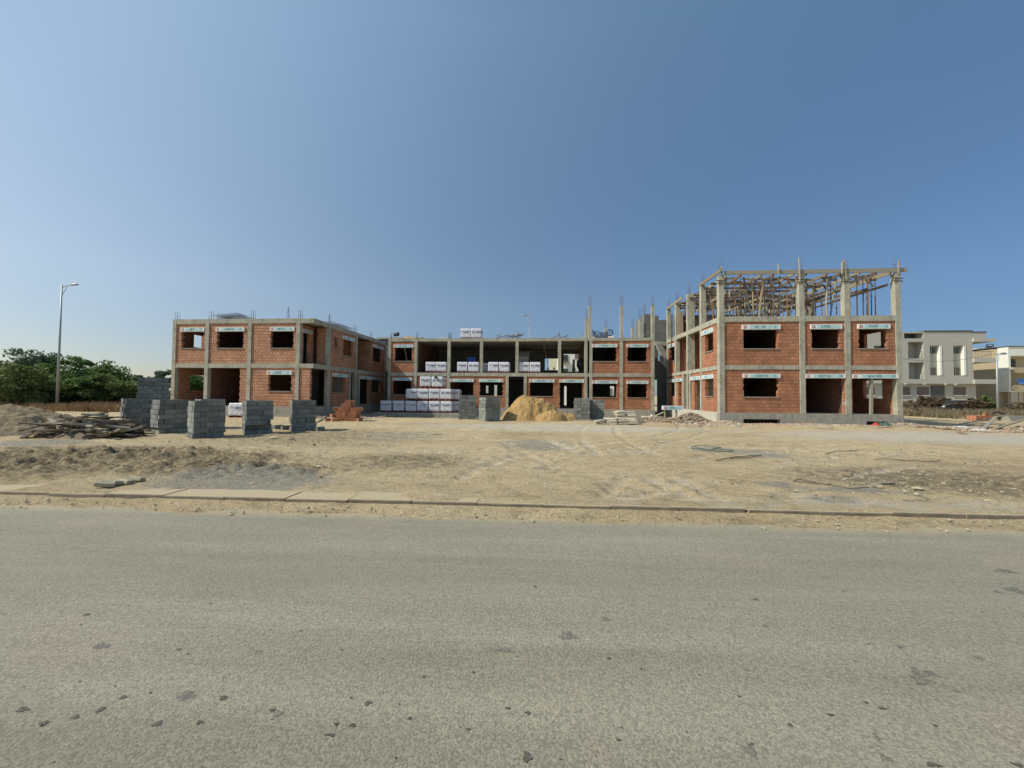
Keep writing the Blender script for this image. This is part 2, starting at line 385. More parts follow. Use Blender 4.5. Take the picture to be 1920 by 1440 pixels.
def empty(name, loc, rz=0, label=None, cat=None, group=None, local=False):
    o = bpy.data.objects.new(name, None); C.objects.link(o); o.location = loc; o.rotation_euler = (0, 0, rz)
    o.empty_display_size = .2
    if local: o['local'] = 1
    return tag(o, label, cat, group)
def copy_tree(o, parent=None):
    c = o.copy(); C.objects.link(c); c.parent = parent
    for ch in [x for x in o.children]: copy_tree(ch, c)
    return c
def npmesh(name, v, f, mat, parent=None, smooth=False):
    me = bpy.data.meshes.new(name); nv = len(v); nf, k = f.shape
    me.vertices.add(nv); me.vertices.foreach_set('co', v.astype(np.float32).ravel())
    me.loops.add(nf*k); me.loops.foreach_set('vertex_index', f.astype(np.int32).ravel())
    me.polygons.add(nf); me.polygons.foreach_set('loop_start', np.arange(nf, dtype=np.int32)*k)
    me.polygons.foreach_set('loop_total', np.full(nf, k, np.int32))
    me.polygons.foreach_set('use_smooth', np.full(nf, smooth))
    me.materials.append(mat); me.update(calc_edges=True); me.validate()
    return link(name, me, parent)

def vnoise(x, y, s, seed):
    rs = np.random.RandomState(seed); G = rs.rand(257, 257)
    X = (x*s+1000.3) % 256; Y = (y*s+1000.7) % 256
    xi = X.astype(int); yi = Y.astype(int); fx = X-xi; fy = Y-yi
    fx = fx*fx*(3-2*fx); fy = fy*fy*(3-2*fy); x1 = (xi+1) % 256; y1 = (yi+1) % 256
    return (G[xi, yi]*(1-fx)*(1-fy)+G[x1, yi]*fx*(1-fy)+G[xi, y1]*(1-fx)*fy+G[x1, y1]*fx*fy)-.5
def fbm(x, y, s, seed, o=4, g=.55):
    r = 0; a = 1
    for i in range(o): r = r+a*vnoise(x, y, s*2**i, seed+i); a *= g
    return r
def blob(x, y, px0, px1, py0, py1):
    """soft mask over the ground patch seen between two photo corners"""
    a = onZ((px0+px1)/2, py0); b = onZ((px0+px1)/2, py1); l = onZ(px0, (py0+py1)/2); r = onZ(px1, (py0+py1)/2)
    cx = (l.x+r.x)/2; cy = (a.y+b.y)/2; rx = abs(r.x-l.x)/2; ry = abs(a.y-b.y)/2
    d = np.sqrt(((x-cx)/rx)**2+((y-cy)/ry)**2)
    return np.clip(1.5-d*1.1, 0, 1)
def smooth(a, b, v): t = np.clip((v-a)/(b-a), 0, 1); return t*t*(3-2*t)
def gbase(x, y):
    x = np.asarray(x, float); y = np.asarray(y, float)
    z = -.28*smooth(25, 30, y)*smooth(-16.5, -14, x)*(1-smooth(9.5, 11.5, x))
    z = z-.2*smooth(24.5, 25.3, y)*(1-smooth(29, 31, y))*smooth(21.1, 21.8, x)*(1-smooth(26, 29, x))
    return z
def rough(x, y):
    m = np.maximum.reduce([blob(x, y, -200, 560, 838, 885), blob(x, y, 120, 640, 868, 900)*1.0, blob(x, y, -300, 300, 835, 915)])
    m2 = np.maximum.reduce([blob(x, y, 1500, 2100, 880, 935), blob(x, y, 600, 900, 850, 885)*.8, blob(x, y, 300, 800, 800, 845)*.6])
    return m, m2
def gz(x, y): return float(gbase(x, y))

# ------------------------------------------------------------------ ground, road, kerb
def axis(inner, a, b, grow, lim_lo, lim_hi):
    c = list(np.arange(a, b+1e-6, inner)); s = inner; lo = []; p = a
    while p > lim_lo: s *= grow; p -= s; lo.append(p)
    s = inner; hi = []; p = b
    while p < lim_hi: s *= grow; p += s; hi.append(p)
    return np.array(lo[::-1]+c+hi)
xs = axis(.055, -13, 15, 1.06, -900, 900)
ys = [0.0]; s_ = .03
while ys[-1] < 1600:
    ys.append(ys[-1]+s_); s_ = s_*1.006 if ys[-1] < 24 else s_*1.08
ys = np.array(ys)
KW = .42                                                  # kerb stone width
GX, GV = np.meshgrid(xs, ys, indexing='ij')
GY = KA+KB*GX+.03+GV
r1, r2 = rough(GX, GY)
near = 1-smooth(30, 60, GY)
n1 = fbm(GX, GY, 1.1, 11, 5); n2 = fbm(GX*.75, GY, 5, 31, 3)
GZ = gbase(GX, GY)+near*(.035*n1+.014*n2)
clods = np.maximum(0, fbm(GX*.7, GY, 3.2, 51, 4, .7))**1.0
sharp = np.maximum(0, fbm(GX*.8, GY, 7.5, 61, 2, .6)-.08)
sharp = np.minimum(sharp, .28)
GZ += near*r1*(.19*clods+.05*n2+.05*np.abs(n1)*2+.30*sharp)+near*r2*(.05*clods+.025*n2+.06*sharp)+near*.02*sharp
# ruts from lorries turning into the site
RUTS = [(6.5, 6.0, 7.0), (6.9, 6.2, 8.6), (-8, 26, 16.0), (-8.5, 26, 17.6), (9.5, 3.5, 9.0), (9.6, 3.6, 10.5), (12, 16, 12.0), (12, 16, 13.6), (-3, -4, 13.2), (-3, -4, 14.6), (16, -6, 17.5), (16, -6, 19.1), (-14, 4, 15.5), (-14, 4, 17.0), (30, 14, 27), (30, 14, 28.6)]
RM = np.zeros_like(GX)
for cx, cy, rr in RUTS:
    dd = np.hypot(GX-cx, GY-cy)-rr
    rut = np.exp(-(dd/.17)**2)*smooth(-.15, .25, fbm(GX, GY, .35, 300, 2)+.1)*(1-np.clip(r1, 0, 1)); RM = np.maximum(RM, rut)
    GZ += (-.045*np.exp(-(dd/.15)**2)*(1+.55*np.sin(np.arctan2(GY-cy, GX-cx)*rr*14))+.012*np.exp(-((np.abs(dd)-.24)/.07)**2))*near*smooth(-.15, .25, fbm(GX, GY, .35, 300, 2)+.1)*(1-np.clip(r1, 0, 1))
GZ += .012
ed = smooth(-6.5, 1.5, GX+2.4*fbm(GX, GY, .7, 200, 4)+GV*4)
ed = np.maximum(ed, smooth(.16, .3, fbm(GX, GY, 1.1, 310, 4)+.12*np.clip(GV/KW, 0, 1)))           # on the left the kerb top is bare, further right dirt has spread over it
kw = smooth(KW-.10, KW+.06, GV+.12*fbm(GX, GY, 1.5, 210, 3))
GZ = np.where(GV < KW+.12, (1-kw)*(-.03*(1-ed)+ed*(.012+.008*(.5+n2)))+kw*GZ, GZ)
GZ = np.where((GV < .02), GZ*.3-.02, GZ)
nx, ny = GX.shape
V = np.stack([GX.ravel(), GY.ravel(), GZ.ravel()], 1)
ii = np.arange(nx*ny).reshape(nx, ny)
Fq = np.stack([ii[:-1, :-1].ravel(), ii[1:, :-1].ravel(), ii[1:, 1:].ravel(), ii[:-1, 1:].ravel()], 1)
g = npmesh('ground', V, Fq, M_ground, smooth=True); tag(g, kind='structure')
grey = np.maximum.reduce([blob(GX, GY, 270, 620, 882, 928)*1.3, blob(GX, GY, -60, 170, 823, 840)*1.2, blob(GX, GY, 930, 1070, 825, 845), blob(GX, GY, 1380, 1480, 843, 860), blob(GX, GY, 1420, 1490, 905, 918), blob(GX, GY, 1500, 1620, 930, 945),
      blob(GX, GY, 1290, 1400, 838, 852)*.9, blob(GX, GY, 1480, 1700, 915, 928)*.8, blob(GX, GY, 650, 850, 808, 830)*.6])
pale = np.maximum.reduce([blob(GX, GY, 1480, 2300, 812, 838), blob(GX, GY, 1690, 1850, 768, 784)*1.2, blob(GX, GY, 700, 1400, 795, 812)*.7, blob(GX, GY, 1300, 2200, 940, 960)*.5, RM*.55])
col = np.stack([np.maximum(r1, r2*.8).ravel(), grey.ravel(), pale.ravel(), np.ones(nx*ny)], 1).astype(np.float32)
ca = g.data.color_attributes.new('soil', 'FLOAT_COLOR', 'POINT'); ca.data.foreach_set('color', col.ravel())

m = MB(); X0, X1 = -900, 900
m.face([(X0, KA+KB*X0-700, -.12), (X1, KA+KB*X1-700, -.12), (X1, KA+KB*X1+.05, -.12), (X0, KA+KB*X0+.05, -.12)])
tag(m.build('road', M_road), kind='structure')
# kerb stones, one strip with joints
m = MB(); x = -60.0
while x < 60:
    L = .994; e = random.uniform(-.01, .008); t = random.uniform(-.010, .006); L = .99-random.random()**4*.05
    a = (x, kline(x)+e); b = (x+L, kline(x+L)+e)
    m.mat(M_kerb)
    for (z0, z1) in ((-.2, .004+t),):
        i = len(m.v)
        for (p, q) in (a, b):
            m.v += [(p, q, z0), (p, q, z1-.012), (p, q+.012, z1), (p, q+KW+.06, z1), (p, q+KW+.06, z0)]
        for k in range(5):
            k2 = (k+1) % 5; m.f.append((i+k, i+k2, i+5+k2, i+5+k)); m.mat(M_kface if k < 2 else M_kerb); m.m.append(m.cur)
        m.f.append(tuple(i+k for k in range(5))[::-1]); m.f.append(tuple(i+5+k for k in range(5))); m.m += [0, 0]
    x += 1.0
tag(m.build('kerb', M_kerb), kind='structure')
GX2, GV2 = np.meshgrid(np.arange(-26, 26, .04), np.arange(-.03, .95, .03), indexing='ij'); wv = GV2+.22*fbm(GX2*.5, GV2, 1.6, 240, 4)
Hd = -.126+.085*np.clip(1-wv/.36, 0, 1)**1.1+.012*fbm(GX2, GV2, 6, 250, 3)*np.clip(1.1-wv, 0, 1)
Hd = np.where(wv > .36, -.135, Hd)
V = np.stack([GX2, KA+KB*GX2-GV2, Hd], 2).reshape(-1, 3); ii = np.arange(GX2.size).reshape(GX2.shape)
tag(npmesh('gutter_sand', V, np.stack([ii[:-1, :-1].ravel(), ii[:-1, 1:].ravel(), ii[1:, 1:].ravel(), ii[1:, :-1].ravel()], 1), M_ground, smooth=True), kind='structure')

# stains on the asphalt
def stain(name, lst, mat, z):
    m = MB()
    for px, py, wpx, hpx in lst:
        p = onZ(px, py, -.12); q = onZ(px+wpx/2, py, -.12); r_ = onZ(px, py-hpx/2, -.12)
        rx = max(.006, (q-p).length); ry = max(.006, (r_-p).length); n = 14; ph = random.random()*6; n = 22; ph2 = random.random()*6
        m.face([(p.x+rx*math.cos(t)*k, p.y+ry*math.sin(t)*k, z) for t, k in [(2*math.pi*i/n, 1+.22*math.sin(3*i*2*math.pi/n+ph)+.13*math.sin(5*i*2*math.pi/n+ph2)+random.uniform(-.05, .05)) for i in range(n)]])
    return tag(m.build(name, mat), kind='structure')
dk = [(419, 1309, 15, 7), (42, 1331, 20, 6), (81, 1357, 16, 6), (141, 1345, 12, 5), (190, 1331, 16, 7), (231, 1308, 12, 5), (295, 1358, 16, 8), (374, 1355, 11, 6), (510, 1332, 12, 5), (619, 1379, 20, 5), (630, 1358, 10, 6), (661, 1361, 12, 6), (690, 1319, 12, 8), (769, 1348, 13, 5),
      (795, 1269, 7, 4), (989, 1338, 10, 7), (1141, 1235, 8, 4), (335, 1218, 8, 3), (564, 1183, 7, 3), (1481, 1360, 9, 5), (1557, 1341, 13, 4), (1655, 1329, 16, 3), (988, 1420, 16, 20), (1160, 1388, 9, 4), (1750, 1435, 26, 6), (162, 1153, 10, 3), (1003, 1100, 6, 3), (1417, 1124, 9, 3), (952, 1329, 10, 5), (888, 1261, 6, 3), (1624, 1318, 8, 3), (878, 1368, 8, 4), (1910, 1436, 14, 5), (640, 1219, 4, 2)]
gy = [(1065, 1192, 34, 15), (945, 1219, 40, 9), (1137, 1161, 20, 7), (1730, 1261, 46, 13), (1730, 1277, 36, 12), (1902, 1107, 28, 8), (1872, 1110, 14, 4), (1406, 1408, 24, 20), (484, 1223, 14, 6), (350, 1305, 32, 14), (518, 1340, 18, 14), (190, 1212, 32, 8), (1436, 1174, 14, 5), (1690, 1214, 16, 6), (1793, 1296, 16, 5), (1838, 1234, 20, 5), (1583, 1109, 12, 3), (1885, 1071, 34, 5), (1645, 1383, 12, 9), (1400, 1257, 10, 4), (1354, 1386, 14, 7), (1660, 1421, 18, 12)]
for _ in range(110):
    py = random.uniform(1020, 1440); s = (py-900)/500
    (gy if random.random() < .6 else dk).append((random.uniform(0, 1920), py, random.uniform(3, 9)*s, random.uniform(1.5, 4)*s))
stain('oil_stains', dk, M_stain, -.116); stain('tar_patches', gy, M_patch, -.1175)

# ------------------------------------------------------------------ loose stones (uncountable)
OC = np.array([(1, 0, 0), (-1, 0, 0), (0, 1, 0), (0, -1, 0), (0, 0, 1), (0, 0, -1), (.6, .6, .5), (-.6, .55, .4)])
OF = np.array([(0, 6, 4), (6, 2, 4), (2, 7, 4), (7, 1, 4), (1, 3, 4), (3, 0, 4), (0, 2, 6), (2, 1, 7), (2, 0, 5), (1, 2, 5), (3, 1, 5), (0, 3, 5)])
def stones(name, pos, size, mat, flat=.55):
    n = len(pos); rs = np.random
    v = OC[None]*(1+.5*(rs.rand(n, 8, 1)-.5)); sc = np.stack([size*(.7+.8*rs.rand(n)), size*(.6+.6*rs.rand(n)), size*flat*(.5+rs.rand(n))], 1)
    v = v*sc[:, None]; a = rs.rand(n)*6.28; ca, sa = np.cos(a)[:, None], np.sin(a)[:, None]
    x = v[..., 0]*ca-v[..., 1]*sa; y = v[..., 0]*sa+v[..., 1]*ca
    v = np.stack([x, y, v[..., 2]+.2*x*(rs.rand(n, 1)-.5)], 2)+pos[:, None]
    f = OF[None]+(np.arange(n)*8)[:, None, None]
    return npmesh(name, v.reshape(-1, 3), f.reshape(-1, 3), mat)
def scatter(n, xr, yr, dens):
    x = np.random.uniform(*xr, n); y = np.random.uniform(*yr, n)
    k = np.random.rand(n) < dens(x, y); return x[k], y[k]
def groundh(x, y):
    a, b = rough(x, y)
    return gbase(x, y)+.035*fbm(x, y, 1.1, 11, 5)+.012+a*.17*np.maximum(0, fbm(x*.7, y, 3.2, 51, 4, .7))
x, y = scatter(60000, (-22, 24), (6.2, 25), lambda x, y: np.clip(.08+1.0*np.maximum(*rough(x, y)), 0, 1)*np.clip(1.6-y/20, .12, 1)*(y > KA+KB*x+.5))
st = stones('loose_stones', np.stack([x, y, groundh(x, y)], 1), .008+.03*np.random.rand(len(x))**3, M_stone)
tag(st, 'pale stones and clods strewn over the dirt of the site', None, kind='stuff')
x, y = scatter(52000, (-20, 20), (6.2, 16), lambda x, y: np.clip(rough(x, y)[0]*1.1+.35*rough(x, y)[1]-.05, 0, 1)*(.35+fbm(x, y, .9, 230, 3)*1.6)*(y > KA+KB*x+.6))
st = stones('clods', np.stack([x, y, groundh(x, y)-.005], 1), .014+.055*np.random.rand(len(x))**3, M_clod, .6)
tag(st, 'brown clods of torn up soil on the left of the yard', None, kind='stuff')
x, y = scatter(26000, (-14, 16), (6.4, 22), lambda x, y: (fbm(x, y, .6, 330, 3) > .02)*.8*np.clip(1.5-y/16, .15, 1)*(y > KA+KB*x+.5))
st = stones('clods', np.stack([x, y, groundh(x, y)-.004], 1), .006+.02*np.random.rand(len(x))**3, M_clod, .6)
tag(st, 'small brown crumbs of soil scattered across the middle of the yard', None, kind='stuff')
x, y = scatter(2200, (-9, 8), (4.4, 6.3), lambda x, y: (y < KA+KB*x-.02)*(y > KA+KB*x-.5))
st = stones('kerb_gravel', np.stack([x, y, -.122+.07*np.clip(1-(KA+KB*x-y)/.6, 0, 1)], 1), .006+.022*np.random.rand(len(x))**3, M_stone)
tag(st, 'small gravel lying in the gutter along the kerb', None, kind='stuff')

# ------------------------------------------------------------------ building kit
class Face:
    """F: faces the road (plane Y=p); B: faces away; L: faces left (plane X=p); R: faces right"""
    def __init__(s, k, p): s.k = k; s.p = p
    def box(s, mb, u0, u1, d0, d1, z0, z1):
        if s.k == 'F': mb.box(u0, u1, s.p+d0, s.p+d1, z0, z1)
        elif s.k == 'B': mb.box(u0, u1, s.p-d0, s.p-d1, z0, z1)
        elif s.k == 'L': mb.box(s.p+d0, s.p+d1, u0, u1, z0, z1)
        else: mb.box(s.p-d0, s.p-d1, u0, u1, z0, z1)
    def pt(s, u, d, z):
        return {'F': (u, s.p+d, z), 'B': (u, s.p-d, z), 'L': (s.p+d, u, z), 'R': (s.p-d, u, z)}[s.k]
    def U(s, px): return ux(px, s.p) if s.k in 'FB' else uy(px, s.p)
def inside(ops, u, z): return any(a < u < b and c < z < d for a, b, c, d in ops)
def wall_mesh(mb, fc, u0, u1, z0, z1, ops, d0=.03, d1=.23):
    us = sorted({u0, u1, *[min(max(v, u0), u1) for o in ops for v in o[:2]]})
    zs = sorted({z0, z1, *[min(max(v, z0), z1) for o in ops for v in o[2:]]})
    us = [v for i, v in enumerate(us) if i == 0 or v-us[i-1] > 1e-4]; zs = [v for i, v in enumerate(zs) if i == 0 or v-zs[i-1] > 1e-4]
    sol = {(i, j): not inside(ops, (us[i]+us[i+1])/2, (zs[j]+zs[j+1])/2) for i in range(len(us)-1) for j in range(len(zs)-1)}
    for (i, j), s in sol.items():
        if not s: continue
        a, b, c, d = us[i], us[i+1], zs[j], zs[j+1]; P = fc.pt
        mb.face([P(a, d0, c), P(b, d0, c), P(b, d0, d), P(a, d0, d)]); mb.face([P(a, d1, c), P(a, d1, d), P(b, d1, d), P(b, d1, c)])
        if not sol.get((i-1, j)): mb.face([P(a, d0, c), P(a, d0, d), P(a, d1, d), P(a, d1, c)])
        if not sol.get((i+1, j)): mb.face([P(b, d0, c), P(b, d1, c), P(b, d1, d), P(b, d0, d)])
        if not sol.get((i, j-1)): mb.face([P(a, d0, c), P(a, d1, c), P(b, d1, c), P(b, d0, c)])
        if not sol.get((i, j+1)): mb.face([P(a, d0, d), P(b, d0, d), P(b, d1, d), P(a, d1, d)])
def brick_wall(root, fc, u0, u1, z0, z1, ops=(), mat=None, teeth=1.0, d0=.03, d1=.23, edge=.35):
    ops = [tuple(o) for o in ops]; ex = list(ops)
    for (a, b, c, d) in ops:
        z = math.floor(c/.205)*.205; k = random.randint(0, 1)
        while z < d-.02:
            lo, hi = max(z, c), min(z+.205, d)
            if k % 2 == 0 and random.random() < teeth*.6:
                if a > u0+.2 and hi > lo: ex.append((a-random.uniform(.03, .06), a+.001, lo, hi))
                if b < u1-.2 and hi > lo: ex.append((b-.001, b+random.uniform(.03, .06), lo, hi))
            z += .205; k += 1
    z = math.floor(z0/.205)*.205+.205; k = 0
    while z < z1-.2 and edge:
        if random.random() < edge: ex.append((u0-.01, u0+random.uniform(.02, .05), z, z+.205))
        if random.random() < edge: ex.append((u1-random.uniform(.02, .05), u1+.01, z, z+.205))
        z += .41
    mb = MB(); wall_mesh(mb, fc, u0, u1, z0, z1, ex, d0, d1)
    return mb.build('brick_wall', mat or BM, root)
def glyphs(fb, u0, u1, z0, z1, seed, w=None):
    rs = random.Random(seed); h = z1-z0; w = w or h*.8; u = u0; t = h*.16
    while u+w*.8 <= u1:
        k = rs.randint(0, 5)
        if rs.random() < .12: u += w; continue
        fb(u, u+t*1.2, z0, z1)
        if k in (0, 1, 3): fb(u+t*1.25, u+w*.75, z1-t, z1)
        if k in (0, 2, 4): fb(u+t*1.25, u+w*.7, z0, z0+t)
        if k in (1, 2, 5): fb(u+t*1.25, u+w*.65, z0+h*.45, z0+h*.45+t)
        if k in (3, 4, 5): fb(u+w*.76, u+w*.76+t, z0, z1)
        u += w*1.15
def shutter_box(root, fc, u0, u1, z0, z1, flip=False, seed=0):
    mb = MB().mat(M_white); fc.box(mb, u0, u1, -.045, .2, z0, z1)
    o = mb.build('shutter_box', None, root)
    L = u1-u0; h = z1-z0; p = MB()
    def at(a, b, c, d, e0=-.053, e1=-.0455):
        if flip: a, b = L-b, L-a
        fc.box(p, u0+a, u0+b, e0, e1, z0+c, z0+d)
    p.mat(M_cyan); at(L*.2, L*.93, h*.1, h*.88, -.049, -.0455)
    p.mat(M_red); at(.09, .09+h*.55, h*.2, h*.8)
    p.mat(M_white); at(.09+h*.18, .09+h*.38, h*.35, h*.65, -.056, -.0535)
    p.mat(M_teal); glyphs(lambda a, b, c, d: at(a, b, c, d, -.056, -.0495), L*.33, L*.66, h*.28, h*.8, int(abs(u0)*100)+seed)
    glyphs(lambda a, b, c, d: at(a, b, c, d, -.056, -.0495), L*.84, L*.92, h*.3, h*.75, int(abs(u1)*100)+seed)
    q = link('printing', p.mesh('printing'), o)
    return o
def sill(root, fc, u0, u1, z, d1=.235):
    mb = MB(); fc.box(mb, u0-.06, u1+.06, -.02, d1, z-.05, z+.004); mb.build('window_sill', M_slab, root)
def column(root, fc, u, z0, z1, w=.26, d0=-.03, d1=.25):
    mb = MB(); z = z0
    fc.box(mb, u-w/2, u+w/2, d0, d1, z0, z1); mb.build('column', M_conc, root)
def beam(root, fc, u0, u1, z0, z1, d0=-.018, d1=.24):
    # slightly uneven cast beam
    mb = MB(); n = max(1, int((u1-u0)/1.3)); P = fc.pt; js = [(random.uniform(-.012, .012), random.uniform(-.015, .015)) for _ in range(n+1)]
    for i in range(n):
        a = u0+(u1-u0)*i/n; b = u0+(u1-u0)*(i+1)/n; ja, jb = js[i], js[i+1]
        f = [P(a, d0, z0+ja[1]), P(b, d0, z0+jb[1]), P(b, d0, z1+jb[0]*.5), P(a, d0, z1+ja[0]*.5)]
        k = [P(a, d1, z0+ja[1]), P(b, d1, z0+jb[1]), P(b, d1, z1+jb[0]*.5), P(a, d1, z1+ja[0]*.5)]
        mb.face(f); mb.face(k[::-1]); mb.face([f[3], f[2], k[2], k[3]]); mb.face([f[1], f[0], k[0], k[1]])
        if i == 0: mb.face([f[0], f[3], k[3], k[0]])
        if i == n-1: mb.face([f[2], f[1], k[1], k[2]])
    mb.build('beam', M_conc, root)
def slab(root, name, x0, x1, y0, y1, z0, z1):
    mb = MB(); mb.box(x0, x1, y0, y1, z0, z1); return mb.build(name, M_slab, root)
def rebar(root, x, y, z0, h, w=.17, cone=False, n=4):
    mb = MB()
    for i in range(n):
        sx = (-1 if i % 2 else 1)*w/2; sy = (-1 if i//2 % 2 else 1)*w/2
        hh = h*random.uniform(.88, 1); t = .0 if cone else 1
        mb.tube([(x+sx, y+sy, z0-.02), (x+sx*(t if cone else 1)+(0 if cone else random.uniform(-.03, .03)), y+sy*(t if cone else 1), z0+hh)], .0095, 4)
    for k in (.25, .75):
        for i in range(4):
            c = [(-1, -1), (1, -1), (1, 1), (-1, 1)]; a, b = c[i], c[(i+1) % 4]; q = (1-k) if cone else 1
            mb.tube([(x+a[0]*w/2*q, y+a[1]*w/2*q, z0+h*k*.5), (x+b[0]*w/2*q, y+b[1]*w/2*q, z0+h*k*.5)], .005, 3)
    mb.build('rebar', M_rebar, root)
def zl(px, py, p, k='F'): return (onY(px, py, p) if k == 'F' else onX(px, py, p)).z
CW = .26

BM = M_brickL
# ================================================================== LEFT WING
YF = 24.5; XL = -15.42; YE = 36.3
root = empty('unfinished_building', (-20, YF, 0), label='two storey unfinished brick wing on the left behind the grey block stacks', cat='building')
LW = root
f0 = zl(500, 762, YF); m1 = zl(500, 681.6, YF); m0 = zl(500, 689.6, YF); t1 = zl(500, 597.6, YF); t0 = zl(500, 606.3, YF)
head_u, sill_u, head_l, sill_l = zl(500, 620.6, YF), zl(500, 652.4, YF), zl(500, 702, YF), zl(500, 733, YF)
lt_u, lt_l = zl(500, 613.4, YF), zl(500, 694.8, YF)
FF = Face('F', YF); U = FF.U
cs = [U(324.5), U(386), U(466), U(557)]; xl = cs[0]-CW/2
for c in cs: column(root, FF, c, -.05 if c != cs[3] else -.05, t1-.004)
beam(root, FF, xl+.012, XL, m0, m1); beam(root, FF, xl+.012, XL, t0, t1)
mb = MB(); mb.box(xl-.02, XL, YF-.04, YF+.26, -.3, f0); mb.build('plinth', M_plinth, root)
def wb(a, b, z0, z1): return (a, b, z0, z1)
# upper storey
for i, (a, b, la, lb) in enumerate(((337, 377.5, 336, 380.5), (404, 453, 402, 456), (505, 547, 504, 550))):
    A, B = U(a), U(b)
    brick_wall(root, FF, cs[i]+CW/2, cs[i+1]-CW/2, m1, t0, [wb(A, B, sill_u, head_u)])
    shutter_box(root, FF, U(la), U(lb), head_u-.01, lt_u, seed=i); sill(root, FF, A, B, sill_u)
# ground storey
brick_wall(root, FF, U(448.5), cs[2]-CW/2, f0, m0, teeth=0, edge=.8)
A, B = U(503), U(545)
brick_wall(root, FF, cs[2]+CW/2, cs[3]-CW/2, f0, m0, [wb(A, B, sill_l, head_l)])
shutter_box(root, FF, U(500.5), U(547), head_l-.01, lt_l, seed=5); sill(root, FF, A, B, sill_l)
brick_wall(root, FF, cs[3]+CW/2, U(581), f0, m0, teeth=0, edge=.8)
# side towards the courtyard
FR = Face('R', XL); V_ = FR.U
sy = [V_(616.5), V_(667.5), YE-CW/2]
for c in sy: column(root, FR, c, -.3, t1-.004)
beam(root, FR, YF+.25, YE, m0, m1); beam(root, FR, YF+.25, YE, t0, t1)
mb = MB(); mb.box(XL-.26, XL+.04, YF+.26, YE, -.6, f0); mb.build('plinth', M_plinth, root)
# upper: loggia between front corner and first column
FB1 = Face('R', cs[3]-.05)
brick_wall(root, FB1, YF+.26, sy[0], m1, t0, [wb(YF+.7, sy[0]-.5, m1+.02, head_u)], teeth=.5)
shutter_box(root, FB1, YF+.5, sy[0]-.3, head_u, lt_u, seed=9)
fcb = Face('F', sy[0]-.1); brick_wall(root, fcb, cs[3]+.2, XL-.3, m1, t0, teeth=0)
A, B = V_(643.5), V_(661)
s1, s2 = V_(626.4), V_(632)
brick_wall(root, FR, sy[0]+CW/2, sy[1]-CW/2, m1, t0, [wb(A, B, sill_u-.1, head_u), wb(s1, s2, head_u-.75, head_u-.02)], teeth=.3)
shutter_box(root, FR, V_(641.5), V_(663), head_u, lt_u, seed=3); sill(root, FR, A-.2, B+.2, sill_u-.1); sill(root, FR, s1, s2, head_u-.75)
# recessed loggia then brick with window
k1_ = V_(695.5)
brick_wall(root, FR, k1_, sy[2]-CW/2, m1, t0, [wb(V_(699.5), V_(715.5), sill_u-.1, head_u)], teeth=.3)
shutter_box(root, FR, V_(698.5), V_(718), head_u, lt_u, seed=4)
mb = MB(); wall_mesh(mb, Face('R', XL-2.0), sy[1]-.3, sy[2], m1, t0, [wb(sy[1]+.4, sy[1]+1.4, m1, head_u)]); mb.build('brick_wall', M_brick, root)
brick_wall(root, Face('F', k1_), XL-2.0, XL-.23, m1, t0, teeth=0)
# lower side
A, B = V_(624.3), V_(648)
c5 = V_(656.5); c6 = V_(673.5)
for c in (c5, c6): column(root, FR, c, -.3, m0+.01, w=.2)
brick_wall(root, FR, sy[0]+CW/2, c5-.1, f0, m0, [wb(A, B, sill_l-.05, head_l)], teeth=.4)
shutter_box(root, FR, V_(623.8), V_(651.5), head_l, lt_l, seed=6); sill(root, FR, A, B, sill_l-.05)
A2, B2, A3, B3 = V_(676), V_(693), V_(697.5), V_(714)
brick_wall(root, FR, c6+.1, sy[2]-CW/2, f0, m0, [wb(A2, B2, f0, head_l), wb(A3, B3, sill_l, head_l)], teeth=.4)
shutter_box(root, FR, A2-.1, B2+.15, head_l, lt_l, seed=6); shutter_box(root, FR, A3-.1, B3+.3, head_l, lt_l, seed=8)
mb = MB(); Face('R', XL-1.2).box(mb, sy[1]-1.4, c6+.6, 0, .2, f0, m0); mb.build('inner_wall', M_conc, root)
# floors, back, partitions
YB = 31.0
slab(root, 'floor_slab', xl+.26, XL-.27, YF+.27, YE-.2, m1-.2, m1-.005)
slab(root, 'roof_slab', xl+.26, XL-.27, YF+.27, YE-.2, t1-.2, t1-.005)
slab(root, 'ground_slab', xl+.05, XL-.3, YF+.27, YE-.2, -.2, f0-.004)
FBk = Face('F', YB)
bo = lambda a, b, y0, y1: (ux(a, YB), ux(b, YB), zl((a+b)/2, y1, YB), zl((a+b)/2, y0, YB))
brick_wall(root, FBk, xl, cs[2], m1-.005, t1-.2, [], mat=M_grey, teeth=0)  # dark grey puts the room's shade into the wall colour
brick_wall(root, FBk, xl, cs[2], f0, m1-.2, [], mat=M_grey, teeth=0)
FLs = Face('L', xl-.01); ya, yb = uy(359, xl+.1), uy(377.5, xl+.1); yc = uy(353.5, xl+.1)
brick_wall(root, FLs, YF+.27, YB, m1, t0, [(ya, yb, onX(368, 652, xl).z, onX(359, 627, xl).z)], teeth=0)
brick_wall(root, FLs, YF+.27, YB, f0, m0, [(yc, yb+.3, onX(368, 732, xl).z, onX(359, 703, xl).z)], teeth=0)
beam(root, FLs, YF+.27, YB, m0, m1); beam(root, FLs, YF+.27, YB, t0, t1)
def walls(name, mat, *bs):
    for b in bs: mb = MB(); mb.box(*b); mb.build(name, mat, root)
walls('partition_wall', M_brickd, (cs[1]-.1, cs[1]+.1, YF+.27, YB, m1, t1-.2), (cs[1]-.1, cs[1]+.1, YF+.27, YB, f0, m1-.2), (cs[2]-.1, cs[2]+.1, YF+.27, YE-.5, m1, t1-.2), (cs[2]-.1, cs[2]+.1, YF+.27, YE-.5, f0, m1-.2), (cs[3]-.25, cs[3]-.05, YF+2.3, YF+4.3, m1, t1-.2))
